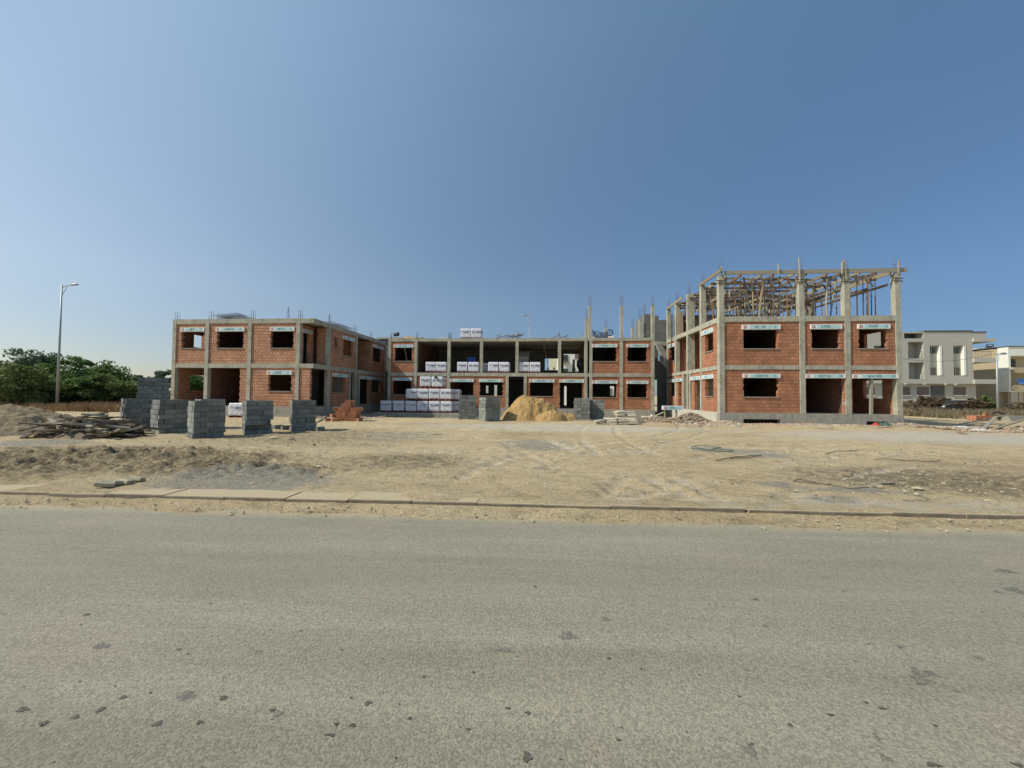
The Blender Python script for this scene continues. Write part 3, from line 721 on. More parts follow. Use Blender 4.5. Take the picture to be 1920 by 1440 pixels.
walls('back_wall', M_grey, (cs[2]+.1, XL-.26, YE-.2, YE, -.3, t1), (cs[2]+.1, XL-2.4, YF+4.4, YF+4.6, f0, t1-.2))
for px, cone, h in ((326, 0, .62), (389, 0, .62), (469, 0, .62), (535, 1, .85), (558.5, 0, .62)):
    rebar(root, U(px), YF+.12, t1, h, cone=bool(cone))
for px, h in ((618.5, .75), (667, .6), (697, .55), (722, .5)): rebar(root, XL-.12, V_(px), t1, h, cone=px < 620)

def rebar_pile(x, y, z, L, W, H, label, seed):
    rs = random.Random(seed); mb = MB()
    for k in range(7):
        zz = z+.04+H*k/7; a = rs.uniform(-.12, .12); x0 = x-L/2+rs.uniform(-.4, .4)*(1-k/8); tilt = rs.uniform(-.1, .45)*H
        LL = L*(1-.05*k); n = int(LL/.14)
        for i in range(5):
            yy = y+W*(i/4-.5); mb.tube([(x0, yy, zz), (x0+LL, yy+a, zz+tilt)], .007, 3)
        for i in range(0, n):
            t = i/n; mb.tube([(x0+LL*t, y-W/2, zz+tilt*t), (x0+LL*t, y+W/2+a, zz+tilt*t)], .005, 3)
            if i % 2 == 0: mb.tube([(x0+LL*t, y-W/2, zz+tilt*t), (x0+LL*t, y-W/2, zz+tilt*t+.14)], .005, 3)
    o = mb.build('rebar_cage_pile', M_rebar)
    tag(o, label, 'rebar', 'piles of tied reinforcement cages on the left roof')
rebar_pile((ux(389, YF)+ux(450, YF))/2, YF+.9, t1, 2.6, .9, .42, 'pile of tied steel reinforcement cages at the front edge of the left roof', 3)
rebar_pile(XL-.8, uy(645, XL), t1, 1.8, 2.2, .3, 'flatter pile of reinforcement cages on the left roof above the courtyard side', 5)

BM = M_brick
# ================================================================== MIDDLE BLOCK
YM = 32.6
root = empty('unfinished_building', (-2, YM, -.2), label='long unfinished middle block with open upper bays full of white wrapped pallets', cat='building')
MW = root; FM = Face('F', YM); U = FM.U
f0 = zl(975, 765.5, YM); m1 = zl(975, 699.2, YM); m0 = zl(975, 705.8, YM); t1 = zl(975, 634, YM); t0 = zl(975, 639.6, YM)
hu, su, hl, slo = zl(975, 651.2, YM), zl(975, 677, YM), zl(975, 716.5, YM), zl(975, 742.5, YM)
lu, ll = zl(975, 645.8, YM), zl(975, 711.2, YM); t1m, t0m = t1, t0
MIDF = m1; MF0 = f0; MT = t1
cu = [729.5, 778.7, 841, 902, 968.9, 1048.9, 1098.5, 1107.8, 1165, 1224]
CU = [U(c) for c in cu]
for i, c in enumerate(CU):
    if i in (3, 4): column(root, FM, c, m1, t1-.004)
    elif i == 5: column(root, FM, c, m1, t1-.004)
    else: column(root, FM, c, -.5, t1-.004, w=.24 if i in (6, 7) else CW)
xa, xb = CU[0]-CW/2, CU[-1]+CW/2
beam(root, FM, xa+.012, xb-.012, m0, m1); beam(root, FM, xa+.012, xb-.012, t0, t1)
for px in (950.8, 984.8): column(root, FM, U(px), -.5, m0+.01, w=.24)
mb = MB(); mb.box(xa-.02, xb+.02, YM-.05, YM+.26, -.7, f0); mb.build('plinth', M_plinth, root)
def win(fc, i0, i1, z0, z1, a, b, la, lb, s, h, l, sl_=True, cl=None, cr=None, seed=0):
    A, B = fc.U(a), fc.U(b)
    brick_wall(root, fc, i0, i1, z0, z1, [(A, B, s, h)])
    shutter_box(root, fc, fc.U(la), fc.U(lb), h-.01, l, seed=seed)
    if sl_: sill(root, fc, A, B, s)
h_ = CW/2
win(FM, CU[0]+h_, CU[1]-h_, m1, t0, 739, 771, 736.5, 774, su, hu, lu, seed=1)
win(FM, CU[7]+.12, CU[8]-h_, m1, t0, 1111, 1155.5, 1110, 1157, su, hu, lu, seed=2)
win(FM, CU[8]+h_, CU[9]-h_, m1, t0, 1177, 1213, 1175, 1215.7, su, hu, lu, seed=3)
# ground floor
win(FM, CU[0]+h_, CU[1]-h_, f0, m0, 737, 770, 735.6, 772, slo+.05, hl+.08, ll+.08, seed=4)
brick_wall(root, FM, CU[1]+h_, CU[2]-h_, f0, m0)
cA, cB, cC = U(950.8), U(984.8), CU[6]
A, B = U(844.5), U(887.6); A2, B2 = U(900), U(942)
brick_wall(root, FM, CU[2]+h_, cA-.12, f0, m0, [(A, B, f0, hl), (A2, B2, slo, hl)])
shutter_box(root, FM, U(843.8), U(888), hl-.01, ll, seed=5); shutter_box(root, FM, U(898), U(943.5), hl-.01, ll, True, seed=6); sill(root, FM, A2, B2, slo)
A, B = U(993.5), U(1037); A2, B2 = U(1050), U(1092.6)
brick_wall(root, FM, cB+.12, cC-.12, f0, m0, [(A, B, slo, hl), (A2, B2, f0, hl)])
shutter_box(root, FM, U(992), U(1039.5), hl-.01, ll, seed=7); shutter_box(root, FM, U(1049), U(1095), hl-.01, ll, seed=8); sill(root, FM, A, B, slo)
win(FM, CU[7]+.12, CU[8]-h_, f0, m0, 1111.5, 1156, 1110, 1158, slo-.04, hl-.07, ll-.07, seed=9)
win(FM, CU[8]+h_, CU[9]-h_, f0, m0, 1177, 1213, 1175, 1215.7, slo-.04, hl-.07, ll-.07, seed=10)
YMB = 39.5
slab(root, 'floor_slab', xa+.03, xb-.03, YM+.25, YMB-.02, m1-.22, m1-.005)
slab(root, 'roof_slab', xa+.03, xb-.03, YM+.25, YMB-.02, t1-.2, t1-.005)
slab(root, 'ground_slab', xa+.03, xb-.03, YM+.27, YMB-.02, -.6, f0-.004)
FMB = Face('F', YMB)
bo = lambda a, b, y0, y1: (ux(a, YMB), ux(b, YMB), zl((a+b)/2, y1, YMB), zl((a+b)/2, y0, YMB))
brick_wall(root, FMB, xa, xb, m1-.2, t1-.003, [bo(1021.5, 1047, 672, 694), bo(1056.5, 1089, 663.5, 697)], mat=M_grey, teeth=0, edge=0)
brick_wall(root, FMB, xa, xb, -.6, m1-.22, [bo(911, 915.5, 723, 737), bo(926.5, 932, 722, 743), bo(1058, 1062.5, 724, 760), bo(1144, 1152, 724, 742), bo(1196, 1204, 724, 745)], mat=M_grey, teeth=0, edge=0)
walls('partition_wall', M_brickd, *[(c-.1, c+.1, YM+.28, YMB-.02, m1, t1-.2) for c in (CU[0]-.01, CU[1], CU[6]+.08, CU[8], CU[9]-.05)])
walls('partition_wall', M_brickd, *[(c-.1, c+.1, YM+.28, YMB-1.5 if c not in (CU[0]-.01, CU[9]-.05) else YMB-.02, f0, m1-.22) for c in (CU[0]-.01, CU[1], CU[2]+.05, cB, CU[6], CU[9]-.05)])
walls('roof_beam', M_slab, *[(c-.1, c+.1, YM+.26, YMB-.02, t0-.02, t1-.21) for c in CU[2:6]])
mb = MB(); mb.bar((U(757), YM+.9, su-.2), (U(753), YM+.5, hu+.2), .08); mb.build('timber_brace', M_wood, root)
# short stair flight seen in the fifth upper bay
mb = MB(); a = ux(971, YM+1.6); b = ux(991, YM+1.6)
for k in range(8): mb.box(a, b, YM+1.6+.25*k, YM+1.86+.25*k, m1+1.25+.1*k, m1+1.5+.1*k)
mb.box(a, b, YM+1.4, YM+1.6, m1, m1+1.5); mb.build('stair_flight', M_slab, root)
for px, pyt, pyr, cone, YY in ((1099.5, 597.7, 577, 1, YM+.3), (1106, 574.6, 552, 0, YM+.1), (1165.5, 575, 552, 0, YM+.1), (1224, 573, 553, 0, YM+.1), (1136, 614, 597, 0, YM+5.5), (1186, 614, 596, 0, YM+5.5), (1200.5, 599, 577, 0, YM+4.0)):
    x = ux(px, YY); zt = zl(px, pyt, YY); mb = MB(); w_ = .125
    mb.box(x-w_, x+w_, YY-w_, YY+w_, t1-.003, zt); mb.build('column_stub', M_conc, root)
    rebar(root, x, YY, zt, zl(px, pyr, YY)-zt, cone=bool(cone))
for px, h in ((731, .55), (780, .6), (840, .6), (843.5, .55), (970, .6), (974.5, .4), (1048, .6)): rebar(root, U(px), YM+.15, t1, h, w=.1)
# low terrace in front
mb = MB(); mb.box(ux(700, 30.0), ux(862, 30.0), 29.9, YM-.06, -.7, .13); mb.build('terrace', M_plinth, root)

# ================================================================== RIGHT WING
XR = 10.72
root = empty('unfinished_building', (15.8, YF, 0), label='unfinished brick wing on the right with open columns and timber falsework on top', cat='building')
RW = root; FF = Face('F', YF); U = FF.U
f0 = zl(1500, 775.3, YF); m1 = zl(1500, 685.3, YF); m0 = zl(1500, 693, YF); t1 = zl(1500, 592.6, YF); t0 = zl(1500, 602.4, YF); tt = zl(1500, 506.7, YF); tb = zl(1500, 513.8, YF)
hu, su, hl, slo = zl(1500, 616.8, YF), zl(1500, 653.4, YF), zl(1500, 708.5, YF), zl(1500, 744.6, YF)
lu, ll = zl(1500, 608.4, YF), zl(1500, 701, YF)
xb = U(1691); cs = [XR+.15, U(1505), U(1590.5), xb-CW/2]
cw = .3
for c in cs: column(root, FF, c, -.06, tb+.001, w=cw, d1=.3)
beam(root, FF, XR+.02, xb, m0, m1); beam(root, FF, XR+.02, xb, t0, t1)
mb = MB(); ba, bb_, bc, bd = U(1392.5), U(1462), U(1622), U(1661)
wall_mesh(mb, FF, XR-.02, xb+.04, -.5, f0, [(ba, bb_, zl(1430, 796, YF), zl(1430, 786, YF)), (bc, bd, zl(1640, 799.5, YF), zl(1640, 790, YF))], -.06, .3)
mb.build('plinth', M_plinth, root)
mb = MB(); mb.box(XR-.04, XR+.3, YF+.3, 34.6, -.6, f0-.001); mb.build('plinth', simple('limewashed_plinth', (.5, .48, .40), .15, 2, .95, .4), root)
hh = cw/2
win(FF, cs[0]+hh, cs[1]-hh, m1, t0, 1395, 1459.5, 1392, 1464, su, hu, lu, seed=1)
win(FF, cs[1]+hh, cs[2]-hh, m1, t0, 1524, 1576.5, 1520.7, 1580, su, hu, lu, seed=2)
win(FF, cs[2]+hh, cs[3]-CW/2-.02, m1, t0, 1613, 1666, 1609.5, 1670.5, su, hu, lu, seed=3)
win(FF, cs[0]+hh, cs[1]-hh, f0, m0, 1395, 1459.5, 1393, 1463, slo, hl, ll, seed=4)
win(FF, cs[1]+hh, cs[2]-hh, f0, m0, 1511.7, 1584.5, 1509.8, 1585, f0, hl, ll, False, seed=5)
win(FF, cs[2]+hh, cs[3]-CW/2-.02, f0, m0, 1599, 1684, 1597.5, 1684.8, f0, hl, ll, False, seed=6)
mb = MB(); mb.bar((U(1635.5), YF+.12, f0), (U(1637), YF+.12, hl), .13); mb.build('timber_post', M_woodg, root)
FL = Face('L', XR); V_ = FL.U
sy = [V_(1314.5), V_(1289), V_(1267), V_(1252)+.1]
for i, c in enumerate(sy): column(root, FL, c, -.5, tt-.02, w=.26, d1=.5 if i == 1 else .28)
beam(root, FL, YF+.3, sy[3], m0, m1); beam(root, FL, YF+.3, sy[3], t0, t1)
win(FL, YF+.31, sy[0]-.13, m1, t0, 1337, 1321.5, 1338.5, 1316, su, hu, lu) if False else None
A, B = V_(1336.5), V_(1321.5)
brick_wall(root, FL, YF+.3, sy[0]-.13, m1, t0, [(A, B, su, hu)], teeth=.3); shutter_box(root, FL, A-.1, B+.45, hu-.01, lu, seed=7, flip=True); sill(root, FL, A, B, su)
brick_wall(root, FL, YF+.3, sy[0]-.13, f0, m0, [(A, B, slo, hl)], teeth=.3); shutter_box(root, FL, A-.1, B+.5, hl-.01, ll, seed=8, flip=True); sill(root, FL, A, B, slo)
A, B = V_(1264), V_(1254)
brick_wall(root, FL, sy[2]+.13, sy[3]-.13, m1, t0, [(A, B, su, hu)], teeth=.3); shutter_box(root, FL, A-.05, B+.1, hu-.01, lu, seed=9, flip=True); sill(root, FL, A, B, su)
brick_wall(root, FL, sy[2]+.13, sy[3]-.13, f0, m0, [(A, B, slo, hl)], teeth=.3); shutter_box(root, FL, A-.05, B+.1, hl-.01, ll, seed=11, flip=True)
A, B = V_(1309), V_(1302)
brick_wall(root, FL, V_(1294)-.0, sy[0]-.13, f0, m0, [(A, B, f0, hl)], teeth=.3) if False else None
brick_wall(root, FL, sy[0]+.13, V_(1296), f0, m0, [(sy[0]+.2, V_(1301), f0, hl)], teeth=.3); shutter_box(root, FL, sy[0]+.14, V_(1294.5), hl-.01, ll, seed=12, flip=True)
column(root, FL, V_(1293.5), -.5, m0+.01, w=.2)
brick_wall(root, FL, V_(1279), sy[2]-.13, f0, m0, [(V_(1276.5), V_(1271), f0, hl)], teeth=.3); shutter_box(root, FL, V_(1279.5), V_(1268), hl-.01, ll, seed=13, flip=True)
column(root, FL, V_(1281), -.5, m0+.01, w=.2)
# loggias: brick set back behind the open upper bays
mb = MB(); wall_mesh(mb, Face('L', XR+1.9), sy[0]-.2, sy[2]+.3, m1, t1-.2, []); wall_mesh(mb, Face('B', sy[0]+.02), XR+.3, XR+1.9, m1, t1-.2, [], -.2, -.02)
wall_mesh(mb, Face('F', sy[1]+.1), XR+.5, XR+1.9, m1, t1-.2, []); wall_mesh(mb, Face('F', sy[2]-.02), XR+.3, XR+1.9, m1, t1-.2, []); mb.build('brick_wall', M_brick, root)
mb = MB(); wall_mesh(mb, Face('L', XR+1.3), sy[0]-.2, sy[2]+.3, f0, m1-.2, []); mb.build('inner_wall', M_conc, root)
YRE = 34.6
slab(root, 'floor_slab', XR+.27, xb-.02, YF+.31, YRE, m1-.22, m1-.005)
slab(root, 'roof_slab', XR+.27, xb-.02, YF+.31, YRE, t1-.2, t1-.005)
slab(root, 'ground_slab', XR+.35, xb-.02, YF+.31, YRE, f0-.3, f0-.004)
YB = 30.5; FBk = Face('F', YB)
bo = lambda a, b, y0, y1: (ux(a, YB), ux(b, YB), zl((a+b)/2, y1, YB), zl((a+b)/2, y0, YB))
brick_wall(root, FBk, XR+1.9, xb-.3, m1, t1-.2, [], mat=M_grey, teeth=0)
brick_wall(root, FBk, XR+1.5, xb-.3, f0, m1-.22, [bo(1513, 1527, 718, 775)], mat=M_grey, teeth=0)
FRr = Face('R', xb-.02); xi = xb-.25
brick_wall(root, FRr, YF+.3, YRE, m1, t0, [(uy(1652.5, xi), uy(1621, xi), onX(1640, 653, xi).z, onX(1621, 627, xi).z)], teeth=0)
brick_wall(root, FRr, YF+.3, YRE, f0, m0, [(uy(1653.5, xi), uy(1618, xi), onX(1640, 747, xi).z, onX(1640, 713, xi).z)], teeth=0)
beam(root, Face('R', xb), YF+.3, YRE, m0, m1); beam(root, Face('R', xb), YF+.3, YRE, t0, t1)
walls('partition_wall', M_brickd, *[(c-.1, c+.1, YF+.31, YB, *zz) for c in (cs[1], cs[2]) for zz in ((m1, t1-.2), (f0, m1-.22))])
walls('back_wall', M_grey, (XR+.3, xb, YRE, YRE+.2, -.5, t1-.003), (XR+.35, xb-.1, YF+1.6, YF+1.8, -.5, f0-.31))
for c in cs: rebar(root, c, YF+.14, tt+.01, .75)
for c in sy: rebar(root, XR+.14, c, tt, .8, w=.15)
for x_ in cs[1:]:
    for y_ in (28.3, 32.2): 
        mb = MB(); mb.box(x_-.13, x_+.13, y_-.13, y_+.13, t1-.003, tt-.1); mb.build('column', M_conc, root)
# falsework: beams, boards, props nailed into one frame
root = empty('timber_falsework', (15.8, 27, t1), label='tangle of timber beams and props standing on the second floor of the right wing', cat='falsework')
def bars(name, lst, mat, w, h):
    for p, q in lst:
        mb = MB(); mb.bar(p, q, w, h); mb.build(name, mat, root)
Y0, Y1 = YF-.02, 34.2
bars('edge_beam', [((XR+.35, Y0, (tt+tb)/2+.02), (xb+.35, Y0, (tt+tb)/2+.02))], M_woodg, .08, .24)
bars('edge_beam', [((XR-.02, YF-.35, tt-.02), (XR-.02, sy[0]+.3, tt-.02)), ((XR-.02, sy[1]+.9, tt-.06), (XR-.02, sy[3], tt-.06)), ((XR+.1, sy[1], tt-.1), (XR+3, sy[1], tt-.1)), ((XR+.1, sy[2], tt-.1), (XR+3, sy[2], tt-.1)), ((xb-.2, YF+.3, tt-.06), (xb-.2, 33, tt-.06))], M_wood, .07, .2)
rs = random.Random(4); lst = []
for i in range(11):
    x = XR+.6+i*.93+rs.uniform(-.2, .2); lst.append(((x, YF+.1, tt-.22+rs.uniform(-.05, .05)), (x+rs.uniform(-.15, .15), 33.8, tt-.22+rs.uniform(-.1, .1))))
bars('joist', lst[::2], M_wood, .08, .16); bars('joist', lst[1::2], M_woodd, .08, .16)
lst = []
for i in range(9):
    x = XR+.8+i*1.12+rs.uniform(-.2, .2); z = t1+rs.choice((1.1, 1.35, 1.65, 1.9)); lst.append(((x, YF+.25, z), (x+rs.uniform(-.2, .2), rs.uniform(29, 33.6), z+rs.uniform(-.35, .35))))
bars('brace_board', lst[::2], M_wood, .05, .15); bars('brace_board', lst[1::2], M_woodd, .05, .15)
lst = []
for y_ in (25.9, 27.0, 27.9, 28.8, 29.6, 30.4, 31.2, 32.1, 33): lst.append(((XR+.1, y_, tt-.36), (XR+rs.uniform(4, 10), y_, tt-.36))); lst.append(((XR+rs.uniform(0, 4), y_+.2, t1+rs.uniform(1.1, 2)), (XR+rs.uniform(5, 10), y_+.2, t1+rs.uniform(1.1, 2))))
bars('cross_board', lst, M_woodd, .06, .14)
for i in range(99):
    if i < 30: x = XR+.5+(xb-XR-.9)*(i+.5)/30+rs.uniform(-.12, .12); y_ = YF+rs.uniform(.2, .9)
    else: x = XR+.4+(xb-XR-.8)*rs.random()**1.7; y_ = YF+1+8.3*rs.random()
    if min(abs(x-c) for c in cs) < .2 and i < 30: continue
    kind = rs.random(); mb = MB(); top = tt-.3
    if kind < .5:
        m_ = M_prop_b if rs.random() < .45 else M_prop_r
        zc = t1+(top-t1)*.55; mb.tube([(x, y_, t1), (x, y_, zc)], .030, 6); mb.tube([(x, y_, zc), (x, y_, top)], .022, 6); mb.tube([(x, y_, zc-.06), (x, y_, zc+.03)], .045, 6); mb.box(x-.07, x+.07, y_-.07, y_+.07, t1, t1+.01)
        mb.box(x-.07, x+.07, y_-.07, y_+.07, top, top+.01)
    else:
        m_ = rs.choice((M_wood, M_woodd, M_wood, M_woodg)); lean = rs.uniform(-.5, .5) if i % 4 == 0 else rs.uniform(-.06, .06)
        pts = [(x+lean*t+rs.uniform(-.025, .025), y_, t1+(top-t1)*t) for t in (0, .3, .6, 1)]; mb.tube(pts, [rs.uniform(.04, .06) for _ in pts], 6)
    mb.build('prop', m_, root)
    if i % 2 == 0:
        mb = MB(); z = top-rs.uniform(0, .15); mb.bar((x-.35, y_, z), (x+.35, y_+rs.uniform(-.1, .1), z+rs.uniform(-.05, .05)), .1, .08); mb.bar((x-.2, y_, z+.08), (x+.12, y_, z-.45), .07, .05); mb.build('prop_head', rs.choice((M_wood, M_woodd)), root)
bars('upright_board', [((U(1460.5), YF-.08, tb-.02), (U(1460.5), YF-.08, zl(1460, 495, YF))), ((U(1580), YF-.08, tb-.05), (U(1581), YF-.08, zl(1580, 492, YF))), ((U(1500), YF-.1, tb-.5), (U(1499), YF-.1, zl(1499, 484, YF))), ((U(1588), YF-.1, tb-.45), (U(1583.5), YF-.1, zl(1583, 488, YF))), ((U(1686), YF-.1, tb-.1), (U(1687), YF-.1, zl(1687, 490, YF))), ((U(1354), YF-.1, tb-.1), (U(1353), YF-.1, zl(1353, 500, YF)))], M_woodg, .1, .05)
bars('clamp_board', [((c-.3, YF-.06, tb-.5+k), (c+.3, YF+.02, tb-.52+k)) for c in cs for k in (0, .16)], M_woodd, .06, .05)
bars('leaning_board', [((U(1427), YF+.15, t1), (U(1436), YF+.2, tb-.3))], M_wood, .2, .05)
mb = MB(); mb.box(XR+1.2, XR+5.2, 33.9, 34.1, t1, tt-.75); mb.build('form_panel', M_woodd, root)
mb = MB(); mb.box(XR+.25, XR+.3, 31.4, 33.6, t1, t1+1.9); mb.build('form_panel', M_woodd, root)
mb = MB(); mb.box(XR+3.0, XR+5.4, 32.4, 32.45, t1, t1+1.6); mb.build('form_panel', M_woodd, root)

# grey block stair tower behind the alley
YG = 36.6
root = empty('block_wall', (10, YG, 0), label='grey concrete block stair tower with a stepped top in the alley beside the right wing', cat='wall')
FG = Face('F', YG); U = FG.U; zz = lambda px, py: zl(px, py, YG)
mb = MB(); top = zz(1215, 589)
wall_mesh(mb, FG, U(1208.5), U(1262), -.5, top, [(U(1219.5), U(1225.5), zz(1222, 592), top+1), (U(1225.4), U(1235.5), zz(1230, 592), top+1), (U(1235.4), U(1250), zz(1240, 600), top+1), (U(1234.5), U(1246.5), zz(1240, 677), zz(1240, 655)), (U(1227), U(1233), -.5, zz(1230, 712))], 0, .2)
mb.box(U(1208.5), U(1208.5)+.2, YG+.2, YG+3.5, -.5, top-.01); mb.box(U(1262)-.2, U(1262), YG+.2, YG+3.5, -.5, top-.2); mb.build('wall', M_grey, root)
mb = MB(); mb.box(U(1227), U(1262), YG-.25, YG-.003, zz(1240, 649), zz(1240, 641)); mb.build('beam', M_conc, root)
rebar(root, U(1209), YG+.1, top, zz(1209, 566)-top, w=.14)
mb = MB()
for k in range(9): mb.box(U(1229), U(1240), YG-1.9+.2*k, YG-1.7+.2*k, zz(1235, 668)+.14*k-.3, zz(1235, 668)+.14*k)
mb.build('stair_flight', M_slab, root)
# pale slab behind the left alley; wall greyed to stand in for shade
root = empty('low_wall', (-14, 37.2, 0), label='wall greyed for shade with a pale coping over the alley between left wing and middle block', cat='wall')
mb = MB(); mb.box(-16.5, -12.2, 37.2, 41, -.3, zl(720, 636, 37.2)); mb.build('wall', M_grey, root)
mb = MB(); mb.box(-16.7, -12.0, 37.0, 41.2, zl(720, 636, 37.2)+.002, zl(720, 634, 37.2)+.06); mb.build('coping', M_conc, root)

# ================================================================== CONCRETE BLOCK STACKS
def block_mesh(L, W, H):
    bm = bmesh.new(); bmesh.ops.create_cube(bm, size=1)
    for v in bm.verts: v.co = Vector((v.co.x*L, v.co.y*W, v.co.z*H))
    bm.faces.ensure_lookup_table()
    # two cells in the top, shallow ribs on the long sides
    topf = [f for f in bm.faces if f.normal.z > .9]
    r = bmesh.ops.subdivide_edges(bm, edges=[e for e in topf[0].edges if abs((e.verts[0].co-e.verts[1].co).x) > L*.5], cuts=1)
    tops = [f for f in bm.faces if f.normal.z > .9]
    ins = bmesh.ops.inset_individual(bm, faces=tops, thickness=.03)
    for f in tops:
        for v in f.verts: v.co.z -= H*.6
    me = bpy.data.meshes.new('block'); bm.to_mesh(me); bm.free(); me.materials.append(M_block); return me
BL, BW, BH = .45, .175, .182
blk = block_mesh(BL, BW, BH)
holes = MB()
def blk2():
    mb = MB(); L, W, H = BL/2, BW/2, BH/2
    # block lying on its side with open cells towards the front
    mb.box(-L, L, -W+.05, W, -H, H)
    for x0, x1 in ((-L, -L+.05), (-.025, .025), (L-.05, L)): mb.box(x0, x1, -W, -W+.05, -H, H)
    mb.box(-L+.05, -.025, -W, -W+.05, -H, -H+.035); mb.box(.025, L-.05, -W, -W+.05, -H, -H+.035)
    mb.box(-L+.05, -.025, -W, -W+.05, H-.035, H); mb.box(.025, L-.05, -W, -W+.05, H-.035, H)
    return mb.mesh('block', M_block)
def block_stack(px, py, rz, rows, label, seed, zbase=None, scale=1.0, missing=(), pos=None):
    p = pos or onZ(px, py, gz(onZ(px, py).x, onZ(px, py).y)); rs = random.Random(seed)
    # p = middle of the front base edge; stack extends away from the road
    r = empty('concrete_block_stack', (p.x, p.y, p.z if zbase is None else zbase), rz, label, 'block stack', 'stacks of grey concrete blocks', local=True)
    r.scale = scale if isinstance(scale, tuple) else (scale,)*3
    Wd = BL*2+.02
    for k in range(rows):
        z = BH/2+k*(BH+.009)
        hd = k % 2 == 0
        if not hd:
            cells = [(-BL/2-.005+i*(BL+.01), BW/2+j*(BW+.008), 0) for j in range(5) for i in range(2)]
        else:
            cells = [(-Wd/2+BW/2+i*(BW+.008), BL/2+j*(BL+.01), 90) for j in range(2) for i in range(5)]
        off = rs.uniform(-.02, .02)
        for n, (x, y, a) in enumerate(cells):
            if (k, n) in missing: continue
            o = bpy.data.objects.new('block', blk); C.objects.link(o); o.parent = r
            o.location = (x+off+rs.uniform(-.012, .012), y+rs.uniform(-.014, .014), z); o.rotation_euler = (0, 0, R(a+rs.uniform(-1.2, 1.2)))
    return r
def fpos(pxc, py, dy=0): 
    q = onZ(pxc, py, 0); return Vector((q.x, q.y+dy, gz(q.x, q.y+dy)))
block_stack(262, 809, R(51), 7, 'concrete block stack standing leftmost in the front row', 1)
block_stack(325, 812.5, R(62), 7, 'concrete block stack between the leftmost and the nearest of the front row', 2)
block_stack(392, 822, R(55), 7, 'nearest concrete block stack, standing furthest forward towards the road', 3)
block_stack(487, 815, R(47), 7, 'concrete block stack with gaps low in its front, just right of the nearest stack', 4, missing=((1, 0), (2, 4), (1, 1)) )
block_stack(570, 809.5, R(40), 7, 'rightmost concrete block stack of the left group, loose blocks on both sides', 5, missing=((1, 9),))
block_stack(243, 805, R(55), 7, 'concrete block stack half hidden behind the leftmost front stack', 6, pos=fpos(256, 803.5))
a_ = fpos(286, 802.5); block_stack(0, 0, R(50), 7, 'lower concrete block stack hidden behind the two left stacks carrying a second stack', 7, pos=a_, scale=(1.15, 1.1, 1.0))
a_ = a_+Vector((0, 0, 7*(BH+.009))); block_stack(0, 0, R(49), 5, 'concrete block stack raised on top of another, highest of the group', 8, pos=a_, scale=(1.15, 1.1, 1.0))
block_stack(402, 812, R(56), 7, 'concrete block stack standing directly behind the nearest stack', 9, pos=fpos(399, 804.5))
block_stack(876, 787, R(12), 7, 'concrete block stack at the right end of the white pallet pyramid', 10, scale=1.2)
block_stack(924, 790, R(33), 7, 'concrete block stack touching the left foot of the sand heap', 11, scale=1.1)
block_stack(1091, 789, R(-4), 7, 'concrete block stack at the right foot of the sand heap', 12, scale=1.1)
block_stack(1120, 788, R(-8), 7, 'concrete block stack behind the cement sacks', 13, pos=fpos(1120, 788.5, .25), scale=1.05)
def loose_block(px, py, rz, label):
    p = fpos(px, py); o = bpy.data.objects.new('concrete_block', blk); C.objects.link(o); o.location = (p.x, p.y, p.z+BH/2+.01); o.rotation_euler = (0, 0, R(rz)); tag(o, label, 'block', 'single grey blocks on the dirt')
loose_block(599, 809, 85, 'single grey block on the dirt right of the rightmost stack in the left group')
loose_block(538, 806, 60, 'single grey block on the dirt left of the rightmost stack in the left group')
loose_block(521, 805, 80, 'single grey block on the dirt between the two right stacks of the left group')
loose_block(1128, 781, 0, 'single grey block leaning behind the cement sack pile')

# ================================================================== RED BRICK STACK
def clay_mesh():
    mb = MB(); L, W, H = .15, .1, .1
    mb.box(-L, L, -W+.02, W-.02, -H, H)
    for s in (-1, 1):
        y0, y1 = (-W, -W+.02) if s < 0 else (W-.02, W)
        for z in (-H, -H/3-.006, H/3-.006, H-.012): mb.box(-L, L, y0, y1, z, z+.012)
        for x in (-L, -.056, .044, L-.012): mb.box(x, x+.012, y0+.001, y1-.001, -H+.012, H-.012)
    return mb.mesh('brick', M_clay)
clay = clay_mesh()
def bricks_at(name, p, lst, label, group=None, top=True, rz=0):
    r = empty(name, p, 0, label, 'brick stack', group, local=True)
    for x, y, z, a in lst:
        o = bpy.data.objects.new('brick', clay); C.objects.link(o); o.parent = r; o.location = (x, y, z); o.rotation_euler = (random.uniform(-.03, .03), random.uniform(-.03, .03), R(a))
    r.rotation_euler = (0, 0, R(rz)); return r
rs = random.Random(12); lst = []
widths = [(-.74, .55), (-.58, .58), (-.56, .62), (-.40, .60), (-.30, .50), (-.02, .36)]
for k, (a, b) in enumerate(widths):
    n = int((b-a)/.305)+ (1 if k < 4 else 0)
    for j in range(3):
        for i in range(n): lst.append((a+.15+i*.308+rs.uniform(-.02, .02), .12+j*.21+rs.uniform(-.03, .02), .1+k*.203, rs.choice((0, 0, 3, -4))))
lst += [(-.98, -.02, .1, 30), (-.72, .05, .33, 60), (-.45, -.18, .1, 12), (.85, .1, .1, 70), (-.62, .1, .72, 20)]
LB = bricks_at('brick_stack', fpos(646, 790.5), lst, 'stepped stack of hollow red bricks before the courtyard side of the left wing')
rs = random.Random(5); lst = [(i*.33-.7+rs.uniform(-.03, .03), j*.25, .1+k*.203, rs.uniform(-12, 12)) for k in range(3) for j in range(2) for i in range(5-k)]
bricks_at('brick_stack', fpos(84, 791), lst, 'dark red bricks heaped between the earth mound and the timber pile')
lst = [(i*.31, j*.22, .1+k*.203, 2) for k in range(2) for j in range(3) for i in range(2)]
bricks_at('brick_stack', fpos(1832, 790), lst, 'orange brick cube on the rubble right of the right wing, the left one of two')
